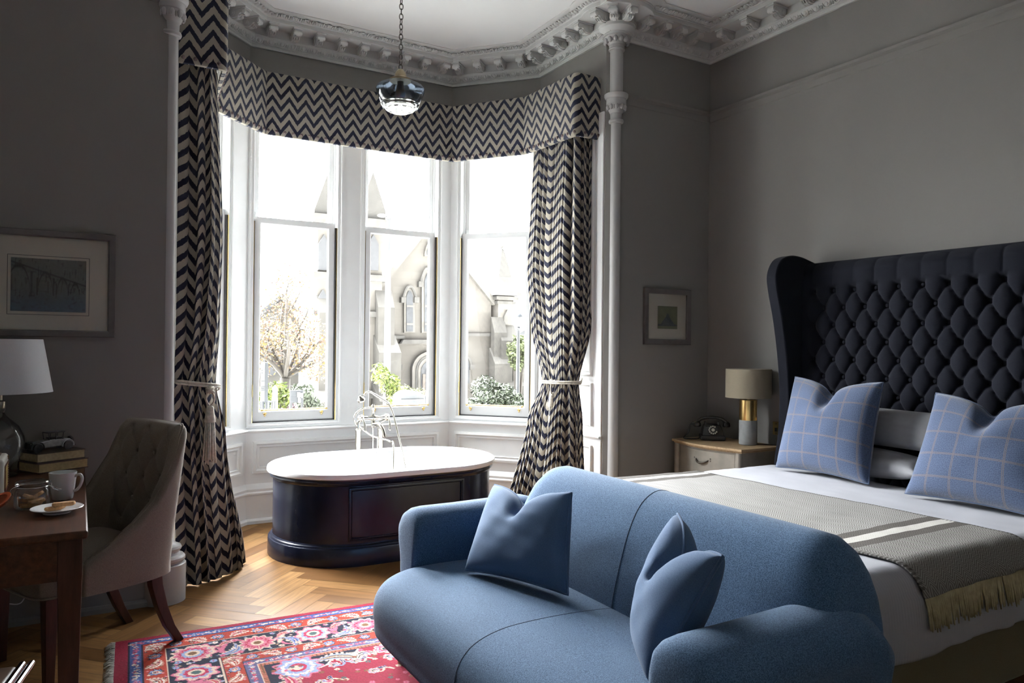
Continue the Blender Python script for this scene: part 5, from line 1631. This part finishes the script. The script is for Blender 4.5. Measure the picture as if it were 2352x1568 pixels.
biscuit((-.070, 2.990, DZ+.010), (0, 0, .5), 'round-ended biscuit lying flat on the left of the saucer', .055, .030, .011, None)
biscuit((-.052, 3.012, DZ+.010), (0, 0, 1.2), 'biscuit lying flat on the saucer, underneath the topmost finger biscuit', .05, .028, .011, None)
biscuit((-.040, 2.985, DZ+.0225), (0, -.06, -.35), 'finger biscuit lying on top of the others on the saucer', .072, .026, .013, None)

# white cord on the wall under the desk
g = G(); p0 = at(66, 1340, 4.10); pts = [at(66, 1340, 4.10), at(60, 1362, 4.09), at(52, 1380, 4.085), at(40, 1387, 4.08), at(18, 1386, 4.08), at(-40, 1380, 4.09)]
o = mk('power_cord', G().tube(cr([tuple(p-p0) for p in pts], 5), .0028, 6), plain('white_flex', (.6, .6, .58), .5), None, loc=p0); setp(o, 'thin white power cord looping down the wall under the desk', 'power cord')

# leather topped luggage stool with chrome edge
bn = thing('luggage_stool', 'low brown leather topped stool with chrome edge bars, bottom left corner', 'stool', (-.385, 2.17, 0), math.radians(-11))
LEATH = plain('dark_brown_leather', (.060, .033, .019), .45, var=.2, scale=14, bmp=.2, bscale=150)
g = G(); g.box(-.23, .205, -.20, .27, .385, .445); mk('leather_top', g, LEATH, bn, bevel=.012, seg=3)
for k, x in enumerate((.214, .236)):
    g = G(); g.tube([(x, -.20, .445), (x, .27, .445)], .0085, 12); mk('chrome_bar', g, plain('chrome', (.75, .75, .77), .08, 1.0), bn)
for x in (-.21, .20):
    for y in (-.17, .24):
        g = G(); g.tube([(x, y, 0), (x, y, .39)], .012, 12); mk('leg', g, plain('chrome_leg', (.7, .7, .72), .12, 1.0), bn)

# ================================================================ OUTSIDE
GZ = -2.25
def stone(name, c1, c2, sx=1.1, sz=.42):
    m, n, l, b = nt(name); setin(b, Roughness=.9)
    tc = n.new('ShaderNodeTexCoord'); sp = n.new('ShaderNodeSeparateXYZ'); l.new(tc.outputs['Object'], sp.inputs[0])
    cm = n.new('ShaderNodeCombineXYZ'); l.new(mth(n, l, 'ADD', sp.outputs[0], sp.outputs[1]), cm.inputs[0]); l.new(sp.outputs[2], cm.inputs[1])
    br = n.new('ShaderNodeTexBrick'); l.new(cm.outputs[0], br.inputs['Vector']); br.inputs['Scale'].default_value = 1.0
    br.inputs['Brick Width'].default_value = sx; br.inputs['Row Height'].default_value = sz; br.inputs['Mortar Size'].default_value = .02
    br.inputs['Color1'].default_value = rgb(c1); br.inputs['Color2'].default_value = rgb(c2); br.inputs['Mortar'].default_value = rgb(tuple(x*.9 for x in c1))
    br.inputs['Bias'].default_value = -.2
    f = noise(n, l, 1.2, 4)
    l.new(mix(n, l, mth(n, l, 'MULTIPLY', f, .35), br.outputs['Color'], tuple(x*.7 for x in c2)), b.inputs['Base Color'])
    return m
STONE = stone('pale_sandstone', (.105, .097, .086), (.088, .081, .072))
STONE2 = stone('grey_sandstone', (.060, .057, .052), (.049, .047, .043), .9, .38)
DRESS = plain('dressed_sandstone', (.098, .092, .083), .9, var=.15, scale=1.5)
COURSE = plain('weathered_string_stone', (.066, .063, .058), .9, var=.2, scale=2)
SLATE = stone('slate_roof', (.050, .052, .056), (.043, .045, .048), .5, .25)
LEAD = plain('leaded_church_glass', (.036, .038, .042), .6, var=.35, scale=3)
GRASS = plain('pale_ground', (.42, .415, .39), .95, var=.25, scale=.6)
g = G(); g.box(-60, 110, 5.95, 140, GZ-.3, GZ)
structure('ground', g, GRASS, 'ground outside the bay windows')
g = G(); g.box(-60, 110, 27, 33, GZ, GZ+.02)
structure('ground_pavement', g, plain('pale_pavement', (.45, .44, .425), .9, var=.1, scale=1), 'pale pavement in front of the church')

CY = 38.0
c0 = at(985, 940, CY); CO = Vector((c0.x, CY, GZ))
church = thing('church', 'pale stone church with spire, gable and lancet windows across the street', 'church', CO)
def cp(px, py, dy=0.0):
    p = at(px, py, CY+dy)-CO
    return p
def c2(px, py): p = cp(px, py); return (p.x, p.z)
def slab(name, pts, y0, y1, m, root=church, **k):
    g = G(); q = [c2(*p) for p in pts]
    g.prism(q, y0, y1, 'y'); return recalc(mk(name, g, m, root, smooth=False, **k))
zb = -0.0
def down(px): return (px, 966)
gable = [(858, 966), (858, 672), (988, 513), (1128, 690), (1128, 966)]
fac = slab('gable_wall', [(858, 966), (1128, 966), (1128, 690), (988, 513), (858, 672)], 0, 1.0, STONE)
def ridge(name, A, B, w, y0, y1, m, root):
    a, b2 = Vector(c2(*A)), Vector(c2(*B)); t = (b2-a).normalized(); nrm = Vector((-t.y, t.x))*w
    g = G(); g.prism([tuple(a-nrm), tuple(b2-nrm), tuple(b2+nrm), tuple(a+nrm)], y0, y1, 'y'); return recalc(mk(name, g, m, root, smooth=False))
ridge('verge_coping', (854, 678), (988, 511), .14, -.25, .9, DRESS, church); ridge('verge_coping', (988, 511), (1134, 697), .14, -.25, .9, DRESS, church)
# slated nave roof running back
a, r_, b2 = c2(850, 682), c2(988, 516), c2(1132, 694)
g = G(); g.prism([(a[0], a[1]), (b2[0], b2[1]), (r_[0], r_[1])], .9, 24, 'y'); recalc(mk('nave_roof', g, SLATE, church, smooth=False))
g = G(); g.prism([(a[0]+.3, 0), (b2[0]-.3, 0), (b2[0]-.3, b2[1]), (a[0]+.3, a[1])], 1.0, 23.5, 'y'); recalc(mk('nave_wall', g, STONE2, church, smooth=False))
q = c2(890, 575); g = G(); g.add([(q[0]-1.0, 9.6, q[1]+.6), (q[0]+.0, 9.6, q[1]+1.7), (q[0]+.0, 11.4, q[1]+1.7), (q[0]-1.0, 11.4, q[1]+.6)], [(0, 1, 2, 3)]); 
# string courses
slab('string_course', [(840, 776), (926, 778), (926, 771), (840, 769)], -.22, 0, COURSE); slab('string_course', [(1050, 772), (1128, 772), (1128, 765), (1050, 765)], -.22, 0, COURSE)
slab('window_sill', [(915, 789), (1062, 789), (1058, 780), (920, 780)], -.45, 0, COURSE)
def lancet(px, pt, pb, w, hood=True, name='lancet_window', bars=()):
    """pointed window: centre px, top, bottom, half width"""
    def outline(s, top, bot, hw):
        h = hw*1.9
        pts = [(px-hw, bot), (px+hw, bot)]
        for i in range(9): t = i/8; pts.append((px+hw*(1-t)**.75 if t < 1 else px, top+h-h*math.sin(t*PI/2)**1.0))
        for i in range(1, 9): t = 1-i/8; pts.append((px-hw*(1-t)**.75, top+h-h*math.sin(t*PI/2)))
        return pts
    sur = slab('window_surround', outline(1, pt-w*.75, pb+w*.35, w*1.65), -.16, .02, DRESS)
    gl = G(); q = [c2(*p) for p in outline(1, pt, pb, w)]; gl.prism(q, -.20, -.15, 'y'); o = recalc(mk(name, gl, LEAD, church, smooth=False))
    for y in bars:
        a, b3 = c2(px-w, y), c2(px+w, y); g = G(); g.box(a[0], b3[0], -.23, -.2, a[1]-.05, a[1]+.05); mk('glazing_bar', g, DRESS, o, smooth=False)
    if hood:
        P = outline(1, pt-w*1.25, pb, w*2.0)[2:]; P = [p for p in P if p[1] < pt+w*3.2]
        g = G(); g.tube([(c2(*p)[0], -.2, c2(*p)[1]) for p in P], .08, 6); mk('hood_mould', g, COURSE, church)
        for s in (0, -1):
            p = c2(*P[s]); g = G(); g.box(p[0]-.14, p[0]+.14, -.30, 0, p[1]-.2, p[1]+.1); mk('label_stop', g, COURSE, church, smooth=False)
lancet(938, 668, 761, 7.5, True, bars=(703, 744)); lancet(1038, 668, 761, 7.5, True, bars=(703, 744))
lancet(981, 628, 761, 9.0, True, bars=(703, 744)); lancet(1001, 628, 761, 9.0, False, bars=(703, 744))
lancet(904, 828, 872, 5.0, True); lancet(1070, 828, 880, 5.0, True)
lancet(986, 562, 586, 8, False, 'louvre')
# arched doorway
def arch(px, top, bot, hw, y0, y1, m, name, root=church):
    pts = [(px-hw, bot), (px+hw, bot)]
    for i in range(19): a = PI*i/18; pts.append((px+hw*math.cos(a), top+hw*.95-hw*.95*math.sin(a)*1.0))
    return slab(name, pts, y0, y1, m, root)
arch(988, 806, 966, 46, -.30, 0, DRESS, 'door_arch'); arch(988, 814, 966, 38, -.36, -.28, COURSE, 'door_arch'); arch(988, 818, 966, 34, -.40, -.34, DRESS, 'door_arch')
dr = arch(988, 826, 966, 28, -.44, -.38, LEAD, 'door')
for x in (966, 988, 1008): g = G(); a = c2(x, 858); g.box(a[0]-.08, a[0]+.08, -.5, -.44, 0, a[1]); mk('door_leaf', g, plain('brown_door', (.095, .078, .066), .7), dr, smooth=False)
a = c2(985, 852); g = G(); g.box(a[0]-.35, a[0]+.35, -.52, -.44, a[1]-.16, a[1]+.16); mk('notice', g, plain('paper_notice', (.2, .2, .2), .8), dr, smooth=False)
# tower and spire
tx0, tx1 = cp(712, 800).x, cp(858, 800).x; tw = tx1-tx0; tcx = (tx0+tx1)/2
def zpx(py, px=790): return cp(px, py).z
zt = zpx(520)
g = G(); g.box(tx0, tx1, -1.2, -1.2+tw, 0, zt); mk('tower', g, STONE, church, smooth=False)
g = G()
for py, h, o in ((640, .16, .25), (520, .3, .35), (722, .14, .22), (903, .2, .28)): z = zpx(py); g.box(tx0-o, tx1+o, -1.2-o, -1.2+tw+o, z-h, z+h)
mk('tower_string_course', g, COURSE, church, smooth=False)
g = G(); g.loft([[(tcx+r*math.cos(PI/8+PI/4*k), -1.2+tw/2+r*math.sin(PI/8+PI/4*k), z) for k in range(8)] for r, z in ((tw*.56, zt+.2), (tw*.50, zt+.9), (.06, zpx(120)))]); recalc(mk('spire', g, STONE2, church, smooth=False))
for px in (738, 838):
    g = G(); p = cp(px, 440); g.prism([(p.x-.7, zt+.2), (p.x+.7, zt+.2), (p.x+.7, p.z-1.2), (p.x, p.z+.8), (p.x-.7, p.z-1.2)], -1.3, .6, 'y'); recalc(mk('spire_lucarne', g, STONE2, church, smooth=False))
for px, pt, pb in ((727, 545, 625), (752, 545, 625), (812, 545, 625), (838, 545, 625), (725, 668, 712), (748, 690, 702)):
    p0, p1 = cp(px, pt), cp(px, pb); g = G(); w = .28; g.prism([(p1.x-w, p1.z), (p1.x+w, p1.z), (p1.x+w, p0.z-.5), (p1.x, p0.z), (p1.x-w, p0.z-.5)], -1.32, -1.19, 'y'); recalc(mk('belfry_opening', g, plain('dark_louvre', (.048, .049, .052), .8), church, smooth=False))
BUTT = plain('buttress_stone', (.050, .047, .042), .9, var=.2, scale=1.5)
for px, w, py, d in ((722, .9, 905, 1.3), (862, .45, 700, .5), (864, .6, 800, .9), (866, .75, 905, 1.3), (742, .7, 712, .6)):
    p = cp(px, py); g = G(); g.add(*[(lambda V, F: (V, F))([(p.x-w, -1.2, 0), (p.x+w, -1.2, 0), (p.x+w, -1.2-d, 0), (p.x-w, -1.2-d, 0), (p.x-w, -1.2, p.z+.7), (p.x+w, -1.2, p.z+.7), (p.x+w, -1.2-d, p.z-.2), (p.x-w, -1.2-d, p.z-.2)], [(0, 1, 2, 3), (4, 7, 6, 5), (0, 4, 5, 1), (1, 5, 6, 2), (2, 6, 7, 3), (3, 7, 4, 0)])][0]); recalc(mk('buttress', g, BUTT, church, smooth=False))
# pinnacled turret at the right corner
ux0, ux1 = cp(1134, 760).x, cp(1169, 760).x; uw = ux1-ux0; ucx = (ux0+ux1)/2; uz = zpx(676, 1150)
g = G(); g.box(ux0, ux1, -.5, -.5+uw, 0, uz); mk('turret', g, STONE, church, smooth=False)
g = G()
for z, h, o in ((uz, .10, .35), (uz-.25, .1, .22), (uz-.5, .08, .1)): g.box(ux0-o, ux1+o, -.5-o, -.5+uw+o, z-h, z+h)
mk('turret_cornice', g, COURSE, church, smooth=False)
g = G(); g.loft([[(ucx+r*math.cos(PI/4+PI/2*k), -.5+uw/2+r*math.sin(PI/4+PI/2*k), z) for k in range(4)] for r, z in ((uw*1.12, uz+.1), (uw*.86, uz+.5), (uw*.62, uz+1.0), (.10, zpx(572, 1150)), (.03, zpx(571, 1150)))]); recalc(mk('turret_spire', g, STONE2, church, smooth=False))
g = G(); g.ball((ucx, -.5+uw/2, zpx(566, 1150)), .13, n=8); mk('finial', g, COURSE, church)
for px, pt, pb, w in ((1153, 712, 745, .2), (1151, 832, 870, .2)):
    p0, p1 = cp(px, pt), cp(px, pb); g = G(); g.prism([(p1.x-w, p1.z), (p1.x+w, p1.z), (p1.x+w, p0.z-.4), (p1.x, p0.z), (p1.x-w, p0.z-.4)], -.62, -.49, 'y'); recalc(mk('slit_window', g, COURSE, church, smooth=False))
for px, w, py, d in ((1133, .42, 760, .4), (1134, .58, 830, .7), (1152, .55, 778, .5), (1174, .5, 820, .6), (1153, .75, 880, .9)):
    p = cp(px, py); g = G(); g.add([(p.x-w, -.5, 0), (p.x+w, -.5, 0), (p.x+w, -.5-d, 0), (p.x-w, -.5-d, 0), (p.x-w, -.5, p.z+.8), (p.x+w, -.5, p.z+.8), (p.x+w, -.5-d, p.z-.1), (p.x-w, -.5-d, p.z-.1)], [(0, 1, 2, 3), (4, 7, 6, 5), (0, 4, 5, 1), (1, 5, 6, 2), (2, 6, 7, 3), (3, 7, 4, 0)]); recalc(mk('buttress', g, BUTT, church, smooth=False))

# house behind the tree, low building at the right
HYY = 46.0
def house(label, pl, pr, pe, pa_, depth, m, rm, Y):
    a, b3 = at(pl, pe, Y), at(pr, pe, Y); ap = at((pl+pr)/2, pa_, Y)
    r = thing('house', label, 'house', ((a.x+b3.x)/2, Y, GZ)); w = (b3.x-a.x)/2
    g = G(); g.prism([(-w, 0), (w, 0), (w, a.z-GZ), (0, ap.z-GZ), (-w, a.z-GZ)], 0, depth, 'y'); recalc(mk('wall', g, m, r, smooth=False))
    g = G()
    for s in (-1, 1): g.add([(s*(w+.3), -.2, a.z-GZ-.2), (0, -.2, ap.z-GZ+.25), (0, depth, ap.z-GZ+.25), (s*(w+.3), depth, a.z-GZ-.2)], [(0, 1, 2, 3)])
    mk('roof', g, rm, r, smooth=False, solid=.25)
    for s in (-.4, .4): g = G(); g.box(s*w-.5, s*w+.5, -.1, 0, 1.6, 3.4); mk('window', g, LEAD, r, smooth=False)
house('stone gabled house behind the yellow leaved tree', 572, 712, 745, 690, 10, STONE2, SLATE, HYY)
house('low stone building at the far right, behind the street lamp', 1200, 1330, 762, 730, 8, STONE, SLATE, 44.0)

# trees and shrubs: many small leaves on real branches
def foliage(name, root, blobs, n, size, cols, seed, up=.3, rough=.7):
    rng = np.random.default_rng(seed)
    w = np.array([b[3] for b in blobs])**2; w = w/w.sum()
    pick = rng.choice(len(blobs), n, p=w)
    d = rng.normal(size=(n, 3)); d /= np.linalg.norm(d, axis=1)[:, None]
    rad = rng.random(n)**.35
    B = np.array([b[:3] for b in blobs])[pick]; Rr = np.array([b[3] for b in blobs])[pick]
    P = B+d*(rad*Rr)[:, None]*np.array((1, 1, .85))
    nrm = d*.6+rng.normal(size=(n, 3))*.6+np.array((0, 0, up)); nrm /= np.linalg.norm(nrm, axis=1)[:, None]
    t = np.cross(nrm, rng.normal(size=(n, 3))); t /= np.linalg.norm(t, axis=1)[:, None]; b2 = np.cross(nrm, t)
    s = size*(.6+.8*rng.random(n))[:, None]
    V = np.stack([P-t*s, P+b2*s*.45+nrm*s*.12, P+t*s, P-b2*s*.45+nrm*s*.12], 1).reshape(-1, 3)
    F = np.arange(4*n).reshape(-1, 4)
    ci = rng.integers(len(cols), size=n); C = np.array(cols)[ci]*.62*(.75+.5*rng.random(n))[:, None]
    C = np.concatenate([C, np.ones((n, 1))], 1); C = np.repeat(C, 4, 0)
    g = G(); g.v = V.tolist(); g.f = F.tolist(); g.col = C
    return mk(name, g, tintmat(name+'_leaf', rough), root, smooth=False)
def branches(root, tips, base, r0, m, mid=None):
    g = G(); rr = random.Random(2)
    g.tube([base, (base[0]+.1, base[1], base[2]*.5+mid[2]*.5), mid], [r0, r0*.8, r0*.65], 10)
    mk('trunk', g, m, root, ang=180)
    g = G()
    for t in tips:
        a = Vector(mid); b = Vector(t); c = a.lerp(b, .5)+Vector((rr.random()-.5, rr.random()-.5, .3))*.5*(b-a).length*.4
        g.tube(cr([tuple(a), tuple(c), tuple(b)], 4), [r0*.34*(1-.09*i) for i in range(9)], 6)
        for k in range(3):
            s = a.lerp(b, .45+.18*k); e = s+Vector((rr.random()-.5, rr.random()-.5, rr.random()*.7))*(b-a).length*.55
            g.tube([tuple(s), tuple(s.lerp(e, .5)+Vector((.1, 0, .1))), tuple(e)], [r0*.16, r0*.12, r0*.05], 5)
    mk('branches', g, m, root, ang=180)
BARK = plain('pale_bark', (.036, .031, .026), .9, var=.3, scale=3)
TYY = 26.0
b = at(646, 950, TYY); ty = thing('tree', 'tree with sparse yellow autumn leaves in front of the church tower', 'tree', (b.x, TYY, GZ))
def tl(px, py, dy=0): p = at(px, py, TYY); return (p.x-b.x, dy, p.z-GZ)
tips = [tl(590, 790), tl(615, 735, .6), tl(650, 680, -.5), tl(700, 735, .7), tl(735, 780), tl(720, 830, -.6), tl(600, 830, .4), tl(668, 640, .2), tl(640, 760, -1.2), tl(690, 790, 1.3), tl(560, 800, 0)]
branches(ty, tips, (0, 0, 0), .26, BARK, tl(655, 868))
foliage('autumn_foliage', ty, [t+(.75,) for t in tips]+[tl(620, 780)+(.8,), tl(690, 780)+(.8,), tl(730, 800)+(.7,), tl(600, 770)+(.7,), tl(655, 700)+(.5,), tl(670, 820)+(.7,), tl(730, 850)+(.6,)], 5200, .052, [(.20, .135, .05), (.16, .115, .075), (.155, .10, .085), (.19, .15, .075), (.15, .13, .10)], 4)
b3 = at(885, 930, 16.0); t2 = thing('tree', 'young lime green tree in front of the church door', 'tree', (b3.x, 16.0, GZ))
def tl2(px, py, dy=0): p = at(px, py, 16.0); return (p.x-b3.x, dy, p.z-GZ)
tp2 = [tl2(872, 850), tl2(885, 862, .2), tl2(900, 875), tl2(865, 865, -.2), tl2(890, 890), tl2(912, 892, .1), tl2(905, 915)]
branches(t2, tp2, (0, 0, 0), .04, BARK, tl2(887, 905))
foliage('lime_foliage', t2, [t+(.20,) for t in tp2], 900, .050, [(.155, .19, .045), (.19, .215, .075), (.13, .17, .05)], 6)
def shrub(label, px, py_top, py_base, Y, wpx, n, size, cols, seed, flat=.8):
    c = at(px, py_base, Y); top = at(px, py_top, Y).z; w = wpx/FPX*Y*1.0
    r = thing('shrub', label, 'shrub', (c.x, Y, GZ)); rng = random.Random(seed); h = top-GZ
    bl = []
    for k in range(26):
        a = rng.random()*6.28; q = math.sqrt(rng.random()); zz = rng.random()
        rr = w*.26
        bl.append((w*.50*q*math.cos(a)*1.1, w*.36*q*math.sin(a), h-rr*.8-(h*.42)*zz*.8-(q**2)*h*.13, rr))
    g = G()
    for t in bl[:14]: g.tube([(t[0]*.2, t[1]*.2, 0), (t[0]*.6, t[1]*.6, t[2]*.6), t[:3]], [.035, .025, .01], 6)
    mk('stems', g, BARK, r, ang=180)
    foliage('leaves', r, bl, n, size, cols, seed)
    return r
EVG = [(.030, .040, .022), (.045, .058, .032), (.065, .075, .052), (.022, .029, .019), (.11, .118, .098)]
shrub('large glossy evergreen shrub outside the window by the right curtain, left half', 1112, 846, 960, 10.6, 150, 17000, .030, EVG, 11)
shrub('large glossy evergreen shrub outside the window by the right curtain, right half', 1240, 862, 960, 8.9, 112, 16000, .030, EVG, 12)
shrub('low pale yellow shrub at the foot of the church tower', 716, 929, 955, 21, 44, 1200, .06, [(.19, .18, .06), (.17, .18, .09)], 13)
shrub('purple leaved low shrub beside the stone obelisk', 664, 918, 952, 23.5, 40, 1000, .06, [(.10, .070, .080), (.12, .085, .09)], 14)
shrub('bright green shrub behind the stone obelisk', 628, 868, 955, 25.0, 70, 1800, .07, [(.15, .18, .05), (.12, .155, .055)], 15)
shrub('dark green hedge shrub between tree trunk and church tower', 690, 872, 950, 30.0, 72, 1800, .08, [(.085, .10, .072), (.10, .115, .085)], 16)
shrub('pale green shrub beside the church door', 930, 880, 955, 32.0, 70, 1800, .08, [(.16, .18, .08), (.18, .19, .11)], 17)
shrub('distant green bush behind the street lamp', 1190, 760, 950, 36.0, 60, 1400, .12, [(.13, .15, .075), (.11, .13, .07)], 18)

# street furniture
def post(name, label, cat, px, py_top, Y):
    p = at(px, py_top, Y); return thing(name, label, cat, (p.x, Y, GZ)), p.z-GZ, Y/FPX
DGREY = plain('grey_painted_iron', (.0045, .0055, .0075), .5)
sl_, h, s = post('street_lamp', 'heritage style grey street lamp beside the church turret', 'street lamp', 1191, 706, 18.0)
g = G(); g.lathe([(.12, 0), (.12, .5), (.055, .6), (.045, h-62*s), (.05, h-60*s)], 14); mk('pole', g, DGREY, sl_)
g = G(); g.lathe([(.05, h-62*s), (7*s, h-56*s), (4*s, h-52*s)], 14); mk('lantern_base', g, DGREY, sl_)
g = G(); g.lathe([(6*s, h-52*s), (9.5*s, h-24*s)], 14); mk('lantern_glass', g, plain('lantern_glass', (.055, .055, .055), .3), sl_)
g = G(); g.lathe([(11.5*s, h-25*s), (11*s, h-22*s), (7*s, h-14*s), (2*s, h-9*s), (1.2*s, h-4*s), (.6*s, h)], 16); mk('lantern_roof', g, plain('lantern_roof_grey', (.014, .017, .021), .5), sl_)
PALEP = plain('pale_grey_steel', (.055, .057, .061), .6)
lp2, h, s = post('lamp_column', 'tall pale lighting column in front of the church gable', 'street lamp', 893, 505, 24.0)
g = G(); g.lathe([(.14, 0), (.13, 1.2), (.10, h*.6), (.07, h)], 14); mk('pole', g, PALEP, lp2)
for sgn in (-1, 1):
    g = G(); g.tube(cr([(0, 0, h-.1), (sgn*.05, 0, h+.05), (sgn*8*s, 0, h+.12)], 5), .035, 8); a = mk('lamp_arm', g, PALEP, lp2)
    if sgn < 0: g = G(); g.ball((-17*s, 0, h+.12), 12*s, .14, .06, 12, 6); mk('lamp_head', g, plain('lamp_head_grey', (.03, .032, .036), .5), lp2)
sg_, h, s = post('church_sign', 'tall grey and white notice board sign left of the tree trunk', 'sign', 608, 832, 17.0)
g = G(); g.box(-6*s, 7*s, -.03, .03, h-88*s, h); mk('board', g, plain('grey_board', (.013, .015, .018), .6), sg_)
g = G(); g.box(-9*s, -.5*s, -.05, -.031, h-86*s, h-1*s); mk('white_panel', g, plain('white_sign_panel', (.06, .06, .06), .6), sg_)
for z in (16, 22, 40, 52, 56, 60): g = G(); g.box(-8*s, -5*s if z < 30 else -1*s, -.056, -.05, h-(z+2.5)*s, h-z*s); mk('lettering', g, plain('grey_lettering', (.02, .021, .023), .6), sg_, smooth=False)
for x in (-3*s, 5*s): g = G(); g.lathe([(.03, 0), (.03, h-80*s)], 10, (x, 0, 0)); mk('post', g, DGREY, sg_)
ob, h, s = post('obelisk', 'small pale stone obelisk in the churchyard', 'monument', 632, 884, 20.0)
g = G(); g.loft([[(sx*w*s, sy*w*s, z) for sx, sy in ((-1, -1), (1, -1), (1, 1), (-1, 1))] for w, z in ((11, 0), (11, .5), (7.5, .55), (4.8, h-10*s), (4.8, h-7*s), (.3, h))]); recalc(mk('shaft', g, DRESS, ob, smooth=False))
nb, h, s = post('notice_board', 'glazed notice board with white posters by the church tower', 'notice board', 684, 896, 23.0)
g = G(); g.box(-15*s, 12*s, 0, .1, h-28*s, h); mk('board', g, plain('dark_notice_board', (.018, .02, .024), .6), nb)
for x, z in ((-2*s, 4*s), (5*s, 6*s), (0*s, 16*s)): g = G(); g.box(x, x+7*s, -.03, 0, h-z-12*s, h-z); mk('poster', g, plain('white_poster', (.07, .07, .07), .7), nb, smooth=False)
for x in (-14*s, 11*s): g = G(); g.lathe([(.04, 0), (.04, h)], 8, (x, .05, 0)); mk('post', g, DGREY, nb)
bn2, h, s = post('utility_cabinet', 'pale grey street cabinet with rounded lid', 'cabinet', 949, 898, 15.0)
pf2 = [(-32*s, 0), (32*s, 0), (32*s, h-19*s)]+[(32*s*math.cos(PI*k/14), h-19*s+19*s*math.sin(PI*k/14)) for k in range(1, 14)]+[(-32*s, h-19*s)]
g = G(); g.prism(pf2, 0, .5, 'y'); recalc(mk('body', g, plain('pale_blue_grey', (.050, .053, .056), .5), bn2, smooth=False))
g = G(); g.box(-33*s, 33*s, -.03, .53, h-23*s, h-20*s); mk('lid_rim', g, PALEP, bn2)
bo, h, s = post('bollard', 'grey bollard at the right end of the street cabinet', 'bollard', 979, 907, 14.6)
g = G(); g.lathe([(.05, 0), (.045, h-.1), (.05, h-.06), (.03, h)], 12); mk('shaft', g, DGREY, bo)
rl, h, s = post('railing', 'low iron railing in front of the obelisk', 'railing', 612, 922, 19.0)
g = G(); g.tube([(-14*s, 0, h), (20*s, 0, h)], .02, 6); g.tube([(-14*s, 0, h*.3), (20*s, 0, h*.3)], .02, 6); mk('rail', g, DGREY, rl)
for k in range(6): g = G(); g.tube([((-12+6*k)*s, 0, 0), ((-12+6*k)*s, 0, h)], .018, 6); mk('bar', g, DGREY, rl)
